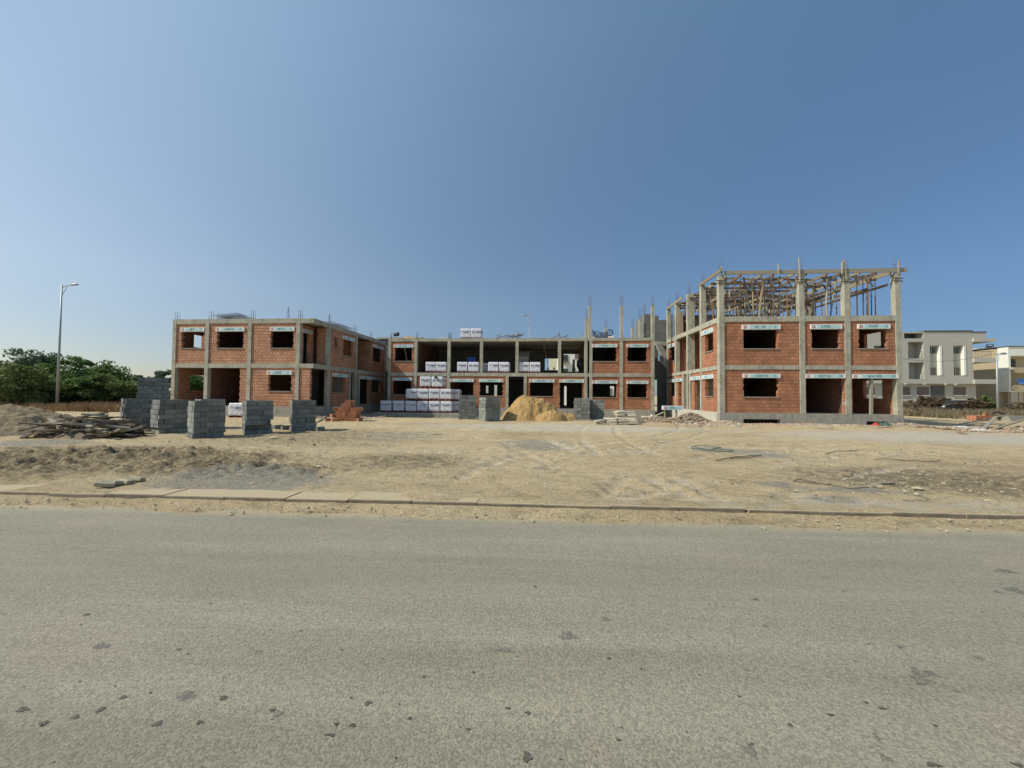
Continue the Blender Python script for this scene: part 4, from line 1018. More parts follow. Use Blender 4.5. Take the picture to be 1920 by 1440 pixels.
bricks_at('brick_stack', fpos(1849, 789.5), lst+[(0, 0, .51, 0)], 'orange brick cube on the rubble right of the right wing, the right one of two')

# ================================================================== WRAPPED PALLETS
def wrap_mesh(seed):
    rs = np.random.RandomState(seed); n = 14; Wd, Hh = .445, .82
    bm = bmesh.new(); bmesh.ops.create_cube(bm, size=1); bmesh.ops.subdivide_edges(bm, edges=bm.edges[:], cuts=n, use_grid_fill=True)
    s = seed*3.7
    for v in bm.verts:
        x, y, z = v.co; r = .5; k = 1-.05*max(0, abs(z)-.35)*6
        w = .018*math.sin(z*21+s+x*5)*math.sin(x*7+s)+.014*math.sin(x*17-z*9+s*2)+.003*rs.rand()
        sag = .03*math.sin(3.1*x+s) if z < -.45 else 0
        nrm = Vector((x if abs(x) > .49 else 0, y if abs(y) > .49 else 0, z*.5 if z > .49 else 0))
        v.co = Vector((x*2*Wd*k, y*2*Wd*k, (z+.5)*Hh+sag+.11))+nrm*w*.55
    me = bpy.data.meshes.new('wrapping'); bm.to_mesh(me); bm.free(); me.materials.append(M_wrap)
    me.polygons.foreach_set('use_smooth', [True]*len(me.polygons)); return me
def pallet_mesh():
    mb = MB(); W = .45
    for x in (-.4, 0, .4): mb.box(x-.05, x+.05, -W, W, .02, .09)
    for i in range(5): mb.box(-W, W, -W+i*.19, -W+i*.19+.12, .0905, .112)
    for y in (-.42, 0, .36): mb.box(-W, W, y, y+.08, 0, .0195)
    return mb.mesh('pallet', M_pallet)
def text_mesh(seed):
    mb = MB(); W = .445; q = random.Random(seed); o = q.uniform(-.2, .1)
    for s in (0, 1, 2):
        def fb(a, b, c, d, e0=.0, e1=.034):
            if s == 0: mb.box(a, b, -W-e1, -W-e0, c, d)
            elif s == 1: mb.box(W+e0, W+e1, a, b, c, d)
            else: mb.box(-W-e1, -W-e0, a, b, c, d)
        mb.mat(M_pale); fb(-.40+o*.3, -.2+o*.3, .70, .72, 0, .032); fb(.0, .38, .69, .715, 0, .032)
        mb.mat(M_ink)
        for u0 in (-.43,):
            glyphs(fb, u0+.05, -.22+o, .585, .645, seed+s, .075); glyphs(fb, -.12+o, .40, .58, .65, seed+s+9, .08)
    return mb.mesh('lettering')
WR = [wrap_mesh(i+1) for i in range(4)]; PM = pallet_mesh(); TX = [text_mesh(i*7+1) for i in range(4)]
cnt = [0]
def wrapped(x, y, z, rz, label, group='white wrapped pallets of building material'):
    i = cnt[0] % 4; j = (cnt[0]*3+1) % 4; cnt[0] += 1
    r = empty('wrapped_pallet', (x, y, z), R(rz), label, 'wrapped pallet', group, local=True)
    a = bpy.data.objects.new('pallet', PM); C.objects.link(a); a.parent = r
    b = bpy.data.objects.new('wrapping', WR[i]); C.objects.link(b); b.parent = r
    c = bpy.data.objects.new('lettering', TX[j]); C.objects.link(c); c.parent = b
    return r
YP = 30.9; yf = YP-.45
def xmid(a, b, Y): return (ux(a, Y)+ux(b, Y))/2
ordn = ['first', 'second', 'third', 'fourth', 'fifth', 'sixth', 'seventh']
H1 = 1.0; zt = .135
for i, (a, b) in enumerate(((712, 735.5), (736.5, 758.5), (760.5, 781), (782, 803), (804.5, 825), (826.5, 847))):
    wrapped(xmid(a, b, yf), YP, zt, random.uniform(-2, 2), 'white wrapped pallet in the bottom row of the pyramid, %s from the left' % ordn[i])
wrapped(xmid(832, 852, yf)+.35, YP+.98, zt, 1, 'white wrapped pallet behind the right end of the bottom row, beside the grey blocks')
for i, (a, b) in enumerate(((762, 782), (783.5, 803), (804, 824.5), (826, 846))):
    wrapped(xmid(a, b, yf), YP+.02, zt+H1, random.uniform(-2, 2), 'white wrapped pallet in the middle row of the pyramid, %s from the left' % ordn[i])
wrapped(xmid(755, 775, yf)-.1, YP+1.0, zt+H1-.02, 1, 'white wrapped pallet peeping out behind the left end of the middle row')
wrapped(xmid(834, 853, yf)+.1, YP+1.0, zt+H1-.02, -1, 'white wrapped pallet peeping out behind the right end of the middle row')
wrapped(xmid(786.5, 807, yf), YP+.05, zt+2*H1, 2, 'white wrapped pallet on top of the pyramid, the left one')
wrapped(xmid(809, 830, yf), YP+.05, zt+2*H1, -3, 'white wrapped pallet with a black hole in its cover on top of the pyramid')
mb = MB(); p_ = (xmid(809, 830, yf)-.12, YP-.44, zt+2*H1+.8); mb.tube([p_, (p_[0]+.02, p_[1]-.05, p_[2]+.1)], [.1, .13], 8); tag(mb.build('torn_flap', M_black), 'black torn flap on the top right pallet of the pyramid', 'flap')
yu = YM+.1
for i, (a, b, lb) in enumerate(((797, 816.5, 'second upper bay, the left one'), (817.5, 836, 'second upper bay, the right one'), (856.5, 876, 'third upper bay, the left one of two in front'), (877, 898, 'third upper bay, the right one of two in front'),
        (915.5, 934, 'fourth upper bay, the middle one'), (935, 955, 'fourth upper bay, the rightmost'), (972.5, 992.5, 'fifth upper bay, the left one'), (993.5, 1013, 'fifth upper bay, the right one'))):
    wrapped(xmid(a, b, yu), yu+.45, MIDF+.002, random.uniform(-3, 3), 'white wrapped pallet in the '+lb)
wrapped(xmid(905, 924, yu)-.35, yu+1.5, MIDF+.002, 2, 'white wrapped pallet in the fourth upper bay, standing behind the column')
wrapped(xmid(853, 872, yu), yu+1.5, MIDF+.002, 2, 'white wrapped pallet in the third upper bay, half hidden behind the other two')
for a, b, lb in ((862.5, 880.5, 'left'), (881.5, 901, 'right')): wrapped(xmid(a, b, YM+.4), YM+.9, MT+.003, 2, 'white wrapped pallet standing on the middle roof, %s one of two' % lb)
q = onZ(441, 783); wrapped(q.x, q.y+.4, .01, 5, 'white wrapped pallet behind the block stacks in front of the left wing', None)

# ================================================================== SAND, EARTH, SACKS
def heap(name, x, y, z, lobes, mat, label, cat, amp=.06, seed=0, n=150, span=None):
    """lobes: (dx, dy, radius x, radius y, height)"""
    amp = amp*1.5 if seed == 1 else amp; span = span or max(abs(l[0])+l[2] for l in lobes)*1.05; sy = max(abs(l[1])+l[3] for l in lobes)*1.05
    X, Y = np.meshgrid(np.linspace(-span, span, n), np.linspace(-sy, sy, n), indexing='ij')
    H = np.full_like(X, -1.0)
    for dx, dy, rx, ry, h in lobes:
        d = np.sqrt(((X-dx)/rx)**2+((Y-dy)/ry)**2); c = h*(np.clip(1-d, -.2, 1)*1.0)
        c = np.where(d < .25, h*(.75+.0-(d/.25)**2*.0)-h*.0, c); c = h*(1-np.sqrt(d**2+.02)) if seed != 1 else h*(1-np.minimum(d, 1.2)**2.0)
        H = np.maximum(H, c)
    e = np.clip(H*4, 0, 1)
    H = H+e*(amp*1.6*fbm(X+seed, Y, 1.6, 70+seed, 5, .6)+amp*.6*np.abs(fbm(X, Y, 5, 90+seed, 3, .7)))
    V = np.stack([X+x, Y+y, H+z-.03], 2).reshape(-1, 3); i = np.arange(n*n).reshape(n, n)
    F = np.stack([i[:-1, :-1].ravel(), i[1:, :-1].ravel(), i[1:, 1:].ravel(), i[:-1, 1:].ravel()], 1)
    keep = (H.ravel()[F] > -.06).any(1)
    o = npmesh(name, V, F[keep], mat, smooth=True); tag(o, label, cat); return o
p = fpos(1003, 790)
heap('sand_heap', p.x, p.y+1.1, p.z, [(-.6, .4, 1.6, 1.5, 1.6), (.15, .4, 1.75, 1.4, 1.42), (-.7, -.45, 1.0, .9, .8), (.85, -.4, 1.25, .9, .75), (-1.25, .2, 1.1, 1.1, 1.1), (1.7, .1, 1.15, .8, .42)], M_sand, 'large heap of yellow sand in the middle of the yard', 'sand heap', .11, 1)
p = fpos(0, 818)
heap('earth_mound', p.x-1.6, p.y+1.4, 0, [(0, 0, 2.9, 2.2, 1.2), (1.4, .1, 1.6, 1.5, .7), (-2.5, 0, 3, 2, 1.3)], M_mound, 'big mound of excavated earth at the left edge of the yard', 'earth mound', .12, 3)
for px0, px1, py, h, mt, lb in ((738, 790, 633, .42, M_sand, 'low heap of yellow sand on the left end of the middle roof'), (803, 858, 634, .3, M_stone, 'low grey gravel heap on the middle roof')):
    xa_, xb_ = ux(px0, YM+1), ux(px1, YM+1); heap('roof_heap', (xa_+xb_)/2, YM+1.2, MT, [(0, 0, (xb_-xa_)/2, .9, h*1.1), (.3, 0, (xb_-xa_)/2.6, .7, h)], M_sand if mt is M_sand else M_plinth, lb, 'heap', .03, 5, 60)
mb = MB(); x_ = ux(743, YM+.8); mb.tube([(x_-.2, YM+.7, MT+.45), (x_+.2, YM+.6, MT+.5)], .17, 10); tag(mb.build('black_bucket', M_black), 'black bucket lying on the roof sand heap', 'bucket')
def sack_mesh(seed):
    bm = bmesh.new(); bmesh.ops.create_cube(bm, size=1); bmesh.ops.subdivide_edges(bm, edges=bm.edges[:], cuts=5, use_grid_fill=True); s = seed*2.3
    for v in bm.verts:
        x, y, z = v.co; e = (1-(abs(x)*2)**4*.45)*(1-(abs(y)*2)**4*.4)
        v.co = Vector((x*.62, y*.42, z*.14*e+.012*math.sin(x*9+s)*math.cos(y*8+s)+.02*math.sin(3*x+s)))
    me = bpy.data.meshes.new('sack'); bm.to_mesh(me); bm.free(); me.materials.append(M_sack); me.polygons.foreach_set('use_smooth', [True]*len(me.polygons)); return me
SK = [sack_mesh(i) for i in range(3)]
def sacks(px0, px1, py, layers, depth, label, grp, seed):
    rs = random.Random(seed); a = fpos(px0, py); b = fpos(px1, py); L = b.x-a.x
    for k in range(layers):
        n = max(2, int(L*(1-.13*k)/.6))
        for j in range(depth):
            for i in range(n):
                x = b.x-.3-i*.58*(1+.02*k)+rs.uniform(-.06, .06)-(.05*k); y = a.y+.2+j*.42+rs.uniform(-.05, .05)+.05*k
                o = bpy.data.objects.new('cement_sack', rs.choice(SK)); C.objects.link(o)
                o.location = (x, y, gz(x, y)+.08+k*.115+rs.uniform(-.01, .01)); o.rotation_euler = (rs.uniform(-.08, .08), rs.uniform(-.1, .1), rs.uniform(-.2, .2)+(math.pi if rs.random() < .5 else 0))
                tag(o, label, 'sack', grp)
sacks(1106, 1196, 796, 3, 2, 'paper sack in the low front layers of the sack pile right of the sand heap', 'paper sacks in the low front layers', 3)
sacks(1132, 1200, 793.5, 6, 2, 'paper sack in the tall right end of the sack pile right of the sand heap', 'paper sacks in the tall right end of the pile', 4)
sacks(1194, 1240, 786, 3, 2, 'paper sack in the smaller heap behind the sack pile near the alley', 'paper sacks of the smaller heap behind', 6)

# ================================================================== TIMBER PILES AND BOARDS
def plank(p, q, w, h, mat, label, cat='plank', group=None, name='plank'):
    p, q = Vector(p), Vector(q); c = (p+q)/2; mb = MB(); mb.bar(p-c, q-c, w, h); o = mb.build(name, mat); o.location = c; return tag(o, label, cat, group)
def timber_pile(px, py, L, H, n, label, grp, seed, wid=1.6):
    rs = random.Random(seed); c = fpos(px, py)
    for i in range(n):
        t = rs.uniform(-1, 1); k = rs.random(); x = c.x+t*L/2*.8; y = c.y+.4+rs.uniform(-.2, 1)*wid/1.6; top = H*(1-abs(t)**1.6)*rs.uniform(.25, 1)
        a = rs.gauss(.1, .55); l = rs.uniform(.5, 1.7); e = rs.uniform(-.25, .3); z = gz(x, y)+.04+top*max(.05, 1-max(0, (c.y+.3-y))*.6)
        d = Vector((math.cos(a)*math.cos(e), math.sin(a)*math.cos(e), math.sin(e)))*l/2
        if z-abs(d.z) < .02: z = .03+abs(d.z)
        plank(Vector((x, y, z))-d, Vector((x, y, z))+d, rs.uniform(.07, .16), rs.uniform(.025, .07), rs.choice((M_wood, M_woodd, M_woodg, M_woodd)), label, 'plank', grp)
timber_pile(118, 823, 4.1, .78, 120, 'weathered board tangled in the timber pile beside the earth mound', 'boards of the timber pile beside the earth mound', 8)
c = fpos(118, 823); 
heap('debris_core', c.x, c.y+.95, 0, [(0, 0, 1.9, .95, .72)], M_woodd, 'dark matted splinters and dirt under the timber pile', 'debris', .12, 9, 50)
zr = MT+.03; rs = random.Random(2)
for i in range(16):
    x = ux(rs.uniform(922, 972), YM+.7); y = YM+.5+rs.random()*.8; a = rs.gauss(0, .6); l = rs.uniform(.4, 1.3); e = rs.uniform(-.05, .35)
    d = Vector((math.cos(a)*math.cos(e), math.sin(a)*math.cos(e), math.sin(e)))*l/2; z = zr+abs(d.z)+rs.random()*.28
    plank(Vector((x, y, z))-d, Vector((x, y, z))+d, .08, .03, rs.choice((M_wood, M_woodd)), 'board in the small heap of scrap wood on the middle roof', 'plank', 'scrap boards on the middle roof')
for i in range(5):
    x = ux(rs.uniform(1040, 1062), YM+.5); a = rs.gauss(0, .4); d = Vector((math.cos(a), .2, rs.uniform(0, .5)))*.4
    plank(Vector((x, YM+.6, zr+.1))-d, Vector((x, YM+.6, zr+.25))+d, .07, .03, M_wood, 'short board in the few scraps on the roof above the columns', 'plank', 'few scraps at the roof edge')

# rubble, uncountable, along the right wing and in the alley mouth
def rubble(name, n, xr, yr, hf, smax, mat, label, seed=0, smin=.02):
    np.random.seed(seed); x = np.random.uniform(*xr, n); y = np.random.uniform(*yr, n)
    h = np.array([max(0, hf(a, b)) for a, b in zip(x, y)]); k = h > 0.01; x, y, h = x[k], y[k], h[k]
    z = gbase(x, y)+h*np.random.rand(len(x))**.5
    o = stones(name, np.stack([x, y, z], 1), smin+(smax-smin)*np.random.rand(len(x))**2.5, mat, .45); tag(o, label, kind='stuff')
rubble('rubble', 9000, (XR-3.2, XR+.4), (21.9, 24.6), lambda x, y: .5*math.exp(-((x-8.6)/1.3)**2-((y-23.8)/.7)**2)+.16*(math.sin(x*3)*.5+.6)*smooth(22, 23.3, y), .11, M_rub, 'broken brick and plaster rubble heaped at the near corner of the right wing', 21)
rubble('rubble', 9000, (XR, 22.5), (23.2, 24.42), lambda x, y: .09*(.6+.5*math.sin(x*1.9)*math.sin(x*.7))*smooth(23.3, 24.2, y)+.12*math.exp(-((x-21.2)/.8)**2), .09, M_rub, 'broken brick and plaster rubble along the foot of the right wing', 22)
rubble('rubble', 5000, (21.0, 31), (21.0, 24.9), lambda x, y: .07*math.exp(-((y-22.4)/.8)**2)*(.6+.5*math.sin(x*1.3))+.07*(x > 27.5)+.03, .10, M_rub, 'broken rubble and clods on the ground beyond the right wing', 23)
rubble('rubble', 3500, (-12.5, -3.2), (29.2, 29.95), lambda x, y: .17*(.6+.4*math.sin(x*2))*smooth(29.2, 29.8, y), .08, M_rub, 'brick rubble at the foot of the terrace under the white pallets', 24)
rubble('rubble', 4000, (-16, -11), (23.6, 27.5), lambda x, y: .14*(.6+.5*math.sin(x*2.3+y))*smooth(23.6, 24.4, y), .08, M_rub, 'scattered rubble at the corner of the left wing', 25)
rubble('rubble', 6000, (1.5, 10.4), (24.5, 29.5), lambda x, y: .3*math.exp(-((x-7.6)/1.6)**2-((y-26.5)/1.2)**2)+.06, .10, M_rub, 'pale debris in front of the alley beside the right wing', 26)
rubble('rubble', 2500, (-21, -16), (12.6, 16), lambda x, y: .1, .07, M_stone, 'stone debris between the earth mound and the timber pile', 27)
rubble('rubble', 5000, (-22, 2), (7.5, 13.5), lambda x, y: .07*float(max(blob(np.array(x), np.array(y), 120, 640, 862, 905), blob(np.array(x), np.array(y), -200, 300, 835, 900))), .07, M_mound, 'dark clods of torn up soil on the left of the yard', 28, .015)
M_pink = simple('pink_rag', (.5, .2, .24), .2, 8, .8, .3)
def cloth(px, py, w, d, h, mat, label, seed, cat='cloth', name='cloth', dz=0):
    p = fpos(px, py); n = 14; X, Y = np.meshgrid(np.linspace(-1, 1, n), np.linspace(-1, 1, n), indexing='ij'); r = np.sqrt(X**2+Y**2)
    H = h*np.clip(1-r, 0, 1)**.6*(1+.8*fbm(X*2+seed, Y*2, 1.5, 140+seed, 3)); k = 1+.3*fbm(X, Y, 1, 150+seed, 2)
    V = np.stack([X*w/2*k+p.x, Y*d/2*k+p.y, H+p.z+.01+dz], 2).reshape(-1, 3); i = np.arange(n*n).reshape(n, n)
    F = np.stack([i[:-1, :-1].ravel(), i[1:, :-1].ravel(), i[1:, 1:].ravel(), i[:-1, 1:].ravel()], 1)
    F = F[(r.ravel()[F] < 1.05).all(1)]; tag(npmesh(name, V, F, mat, smooth=True), label, cat)
cloth(1642, 803, .45, .3, .18, M_cloth_r, 'red rag on the rubble under the right basement opening', 1, dz=.12)
cloth(1284, 786, .45, .4, .2, M_pink, 'dusty pink rag on the rubble beside the right wing', 2, dz=.35)
cloth(1224, 781, .9, .6, .38, M_plast, 'pale crumpled plastic sack on the debris near the alley', 3, name='plastic_sheet', cat='plastic sheet')
cloth(1835, 808, .9, .4, .12, M_plast, 'crumpled white plastic lying under the boards at far right', 4, name='plastic_sheet', cat='plastic sheet')
cloth(1803, 802, .9, .4, .1, M_plast, 'white plastic scrap lying by the pit right of the right wing', 5, name='plastic_sheet', cat='plastic sheet')
cloth(1660, 802, .7, .4, .2, M_green, 'dark green net bundle on the rubble under the basement opening', 6, name='net', cat='net', dz=.08)

def g3(px, py, dz=.05): q = fpos(px, py); return Vector((q.x, q.y, q.z+dz))
plank(g3(1845, 806, .1), g3(1868, 797, .55), .16, .05, M_woodg, 'pale board leaning beside the white plastic at far right')
plank(g3(1862, 808, .08), g3(1935, 797, .5), .15, .05, M_wood, 'long board sloping up towards the right edge of the picture')
plank(g3(1828, 811), g3(1872, 813), .14, .05, M_wood, 'board lying flat below the white plastic')
plank(g3(1797, 796, .2), g3(1890, 793, .55), .1, .05, M_woodg, 'long board lying across the rubble in front of the orange bricks')
plank(g3(1795, 812), g3(1812, 815), .12, .04, M_wood, 'short board on the dirt right of the right wing')
plank(g3(1558, 886, .03), g3(1598, 892, .04), .07, .04, M_wood, 'thin stick lying on the dirt at the right of the yard')
plank(g3(1618, 911, .04), g3(1675, 909, .04), .07, .03, M_woodg, 'short plank lying on the dirt at the right, nearer the kerb')
plank(g3(1518, 802, .15), g3(1560, 806, .1), .18, .04, M_woodg, 'grey board in the rubble at the foot of the right wing')
plank(g3(1215, 787, .15), g3(1248, 779, .55), .2, .04, M_woodg, 'board leaning on the debris by the alley')
plank(g3(610, 783, .1), g3(583, 800, .03), .1, .03, M_wood, 'thin board on the dirt left of the red brick stack')
plank(g3(198, 812, .05), g3(240, 806, .12), .09, .04, M_wood, 'single board sticking out to the right of the timber pile', 'plank')
for i, (px, py, s, rz) in enumerate(((197, 915, 1.0, .7), (212, 912, 1.25, .9), (232, 909, 1.2, -.1), (255, 905, 1.0, .1))):
    p = fpos(px, py); mb = MB(); mb.box(-.13*s, .13*s, -.06, .06, -.035, .035); bm = bmesh.new(); me = mb.mesh('kerb_fragment', M_stone); bm.from_mesh(me); bmesh.ops.bevel(bm, geom=bm.edges[:], offset=.012, segments=1, affect='EDGES'); bm.to_mesh(me); bm.free()
    o = link('kerb_fragment', me); o.location = (p.x, p.y, .07); o.rotation_euler = (.25-.2*i, .15, rz); tag(o, 'broken piece of kerb stone on the dirt above the kerb, %s from the left' % ordn[i], 'stone', 'broken kerb pieces')
for i, (px, py, s) in enumerate(((275, 893, .12), (300, 889, .1), (598, 880, .09), (545, 826, .14), (513, 824, .16), (1588, 897, .11), (1722, 922, .1), (300, 893, .13), (345, 884, .08))):
    p = fpos(px, py); v = OC*np.array([s, s*.6, s*.35])*(1+.3*np.random.rand(8, 1)); o = npmesh('rock', v, OF, M_mound if i % 2 else M_stone); o.location = (p.x, p.y, .06)
    tag(o, 'flat rock lying in the torn up soil of the yard', 'rock', 'larger flat rocks in the yard')
def cable(pts, r, label, mat=M_cable, name='cable', seed=0):
    rs = random.Random(seed); P = []
    for (a, b) in zip(pts[:-1], pts[1:]):
        for t in np.linspace(0, 1, 6)[:-1]:
            q = g3(a[0]+(b[0]-a[0])*t, a[1]+(b[1]-a[1])*t+rs.uniform(-.5, .5), .035+rs.uniform(0, .02)); P.append(q)
    mb = MB(); mb.tube(P, r*.6, 5); tag(mb.build(name, mat, smooth=True), label, 'cable', None)
cable([(1560, 913), (1507, 909), (1487, 906), (1500, 902), (1508, 905), (1550, 913), (1600, 921), (1632, 917), (1668, 922)], .010, 'black cable curving along the dirt towards the right, nearest the kerb', seed=1)
cable([(1640, 864), (1660, 863), (1695, 866), (1745, 869), (1768, 866)], .014, 'thin dark rod lying on the dirt at far right of the yard', seed=2)
cable([(1692, 944), (1738, 944), (1742, 940), (1700, 928)], .008, 'loop of black wire on the dirt at the lower right', seed=3)
cable([(1548, 854), (1565, 849), (1590, 848), (1612, 848)], .016, 'dark curved stick on the dirt in the right half of the yard', seed=4)
cable([(1300, 840), (1330, 847), (1352, 841), (1310, 838), (1296, 842), (1340, 849), (1375, 848), (1325, 842)], .018, 'tangle of dark green hose on the dirt before the right wing', M_green, 'hose', 5)
cable([(1342, 867), (1380, 860), (1428, 856), (1405, 861), (1360, 864)], .02, 'dark branch lying on the dirt in the middle right of the yard', M_woodd, 'branch', 6)
cable([(812, 815), (818, 817), (828, 816)], .02, 'short dark stick on the dirt in front of the white pallets', M_woodd, 'stick', 7)

# printed box on two posts by the alley
YY = 25.2; root = empty('trestle', (ux(1262, YY), YY, 0), label='low trestle of a printed white box on two posts by the alley', cat='trestle')
shutter_box(root, Face('F', YY), ux(1242.5, YY), ux(1280, YY), zl(1262, 768.5, YY), zl(1262, 761, YY), seed=3)
mb = MB(); mb.bar((ux(1268.5, YY), YY+.05, gz(8, 25)), (ux(1268.5, YY), YY+.05, zl(1262, 768.5, YY)), .09); mb.bar((ux(1247, YY), YY+.05, gz(8, 25)), (ux(1247, YY), YY+.05, zl(1262, 768.5, YY)), .07); mb.build('post', M_woodg, root)

# things in the upper bays and on the roof
YC = YM+2.6
x0, x1, z0, z1 = ux(874.5, YC), ux(891, YC), zl(883, 684, YC), zl(883, 669.8, YC)
root = empty('water_tank', ((x0+x1)/2, YC, MIDF), label='blue plastic tank behind the pallets in the third upper bay', cat='tank')
mb = MB(); mb.box(x0, x1, YC, YC+.7, MIDF, z1); mb.build('tank', M_blue, root)
mb = MB(); 
for k in range(5): mb.box(x0-.02, x1+.02, YC-.02, YC-.003, MIDF+.15+k*.2, MIDF+.19+k*.2)
mb.box((x0+x1)/2-.15, (x0+x1)/2+.15, YC+.2, YC+.5, z1, z1+.05); mb.build('rib', M_blue, root)
YC = YM+2.2; root = empty('cement_mixer', (ux(1090, YC), YC, MIDF), label='black cement mixer standing in the narrow open upper bay', cat='mixer')
x_ = ux(1089, YC); mb = MB(); mb.tube([(x_+.15, YC, MIDF+.45), (x_+.1, YC-.02, MIDF+.6), (x_, YC, MIDF+.95), (x_-.12, YC, MIDF+1.25), (x_-.2, YC, MIDF+1.35)], [.2, .38, .42, .27, .24], 14); mb.build('drum', M_black, root, True)
mb = MB(); mb.bar((x_-.3, YC-.3, MIDF), (x_+.1, YC, MIDF+.8), .05); mb.bar((x_+.4, YC-.3, MIDF), (x_+.1, YC, MIDF+.8), .05); mb.bar((x_-.3, YC+.3, MIDF), (x_+.4, YC+.3, MIDF+.02), .05); mb.build('frame', M_black, root)
x_ = ux(1075.5, YC); mb = MB(); mb.tube([(x_, YC, MIDF), (x_, YC, MIDF+.5), (x_, YC, MIDF+.75), (x_, YC, MIDF+1.35)], [.15, .15, .11, .11], 12); tag(mb.build('brown_drum', M_woodd, smooth=False), 'tall narrow brown drum standing beside the cement mixer', 'drum')
mb = MB(); mb.bar((ux(1018, YM+.3), YM+.3, t0m), (ux(1027, YM+.9), YM+.9, MIDF+.9), .03); mb.bar((ux(1027, YM+.9), YM+.9, MIDF+.9), (ux(1028, YM+1), YM+1, MIDF), .03); tag(mb.build('pole', M_prop_r), 'thin slanting rusty pole in the fifth upper bay', 'pole')
root = empty('trestle_heap', (ux(1034, YMB-1), YMB-1, MIDF), label='dark trestles standing before the back window of the fifth upper bay', cat='trestle')
for dx in (-.35, .25):
    x_ = ux(1034, YMB-1)+dx; mb = MB(); mb.bar((x_-.3, YMB-1, MIDF), (x_, YMB-1, MIDF+.9), .07); mb.bar((x_+.3, YMB-1, MIDF), (x_, YMB-1, MIDF+.9), .07); mb.bar((x_, YMB-1.4, MIDF+.9), (x_, YMB-.6, MIDF+.9), .07); mb.build('frame', M_black, root)

def wheelbarrow(px, Y, label, flip):
    x = ux(px, Y); r = empty('wheelbarrow', (x, Y, MT), 0, label, 'wheelbarrow', 'wheelbarrows tipped up on the middle roof')
    s = 1 if not flip else -1
    mb = MB(); n = 16; cx, cz = x+s*.55, MT+.62
    pts = [(cx+.26*math.cos(2*math.pi*i/n), Y, cz+.26*math.sin(2*math.pi*i/n)) for i in range(n+1)]; mb.tube(pts, .05, 6, False); mb.build('tyre', M_black, r, True)
    mb = MB(); mb.tube([(cx, Y-.06, cz), (cx, Y+.06, cz)], .05, 6)
    for i in range(6): mb.bar((cx, Y, cz), (cx+.24*math.cos(i*1.05), Y, cz+.24*math.sin(i*1.05)), .015)
    mb.build('rim', M_rebar, r)
    mb = MB()
    for q in (-.22, .22): mb.tube([(cx, Y+q*.3, cz), (x+s*.1, Y+q, MT+.5), (x-s*.7, Y+q*1.2, MT+.75)], .02, 5); mb.tube([(x+s*.1, Y+q, MT+.5), (x, Y+q, MT)], .02, 5)
    mb.build('frame', M_prop_b, r)
    mb = MB(); b0 = [(x-.28, Y-.2, MT+.42), (x+.3, Y-.2, MT+.42), (x+.3, Y+.2, MT+.42), (x-.28, Y+.2, MT+.42)]; t_ = [(x-.42, Y-.32, MT+.06), (x+.42, Y-.32, MT+.06), (x+.42, Y+.32, MT+.06), (x-.42, Y+.32, MT+.06)]
    mb.face(b0); mb.face(t_[::-1])
    for i in range(4): j = (i+1) % 4; mb.face([t_[i], t_[j], b0[j], b0[i]])
    mb.build('tray', M_prop_b, r)
wheelbarrow(1121, YM+1.6, 'wheelbarrow tipped upside down on the middle roof beside the tall column stubs', True)
wheelbarrow(1131, YM+1.2, 'wheelbarrow tipped upside down on the middle roof, the right one with its wheel up', False)
root = empty('guard_rail', (ux(1126, YM+2), YM+2, MT), label='thin steel guard frame standing on the middle roof between the wheelbarrows', cat='rail')
mb = MB()
for px in (1116, 1126.5, 1136): mb.tube([(ux(px, YM+2), YM+2, MT), (ux(px, YM+2), YM+2, MT+.8)], .018, 5)
for z_ in (.74, .6): mb.tube([(ux(1116, YM+2), YM+2, MT+z_), (ux(1136, YM+2), YM+2, MT+z_)], .014, 5)
mb.build('frame', M_rebar, root)
for a, b, lb in (((1083, 633), (1101, 619.5), 'left of the double column stub'), ((1111, 622), (1118, 633), 'right of the double column stub'), ((1204, 633), (1209, 626), 'beside the grey stair tower')):
    mb = MB(); mb.bar((ux(a[0], YM+.5), YM+.5, zl(*a, YM+.5)), (ux(b[0], YM+.5), YM+.5, zl(*b, YM+.5)), .05); tag(mb.build('brace', M_woodg), 'slanting timber brace on the middle roof '+lb, 'brace')
mb = MB(); mb.tube([(ux(1189, YM+4), YM+4, MT+.28), (ux(1199, YM+4), YM+4, MT+.28)], .02, 5); tag(mb.build('rail', M_rebar), 'thin rail between two column stubs on the middle roof', 'rail')

# ================================================================== LAMPS
def lamp(px, py, Y, H, side, label, arm=1.6, f=1.0):
    x = ux(px, Y); z0 = 0; r = empty('street_lamp', (x, Y, z0), 0, label, 'street lamp', 'tall galvanised street lamps')
    mb = MB(); mb.box(x-.25, x+.25, Y-.25, Y+.25, -.05, .06); mb.build('base', M_slab, r)
    mb = MB(); mb.tube([(x, Y, .05), (x, Y, H*.5), (x, Y, H)], [.13*f, .095*f, .06*f], 10); mb.build('pole', M_galv, r, True)
    mb = MB(); n = 6; mb.tube([(x+side*arm*.62*t, Y, H-.25+.22*math.sin(t*1.6)) for t in np.linspace(0, 1, n)], .035, 6); mb.tube([(x, Y, H-1.0), (x+side*.25, Y, H-.6), (x+side*arm*.4, Y, H-.12)], .025, 6); mb.build('arm', M_galv, r, True)
    mb = MB(); a = x+side*arm*.6; mb.tube([(a, Y, H-.03), (a+side*.2, Y, H-.0), (a+side*.55, Y, H+.01), (a+side*.8, Y, H-.03)], [.06*f, .12*f, .13*f, .05*f], 8); mb.build('lamp_head', M_galv, r, True)
    return r
q = onZ(108.5, 769); lamp(108.5, 0, q.y, onY(114, 534, q.y).z, 1, 'tall street lamp on the left in front of the dark trees', 1.3, .78)
lamp(992, 0, 40, onY(991.5, 591, 40).z, -1, 'street lamp whose top shows above the middle roof', .3, .4)
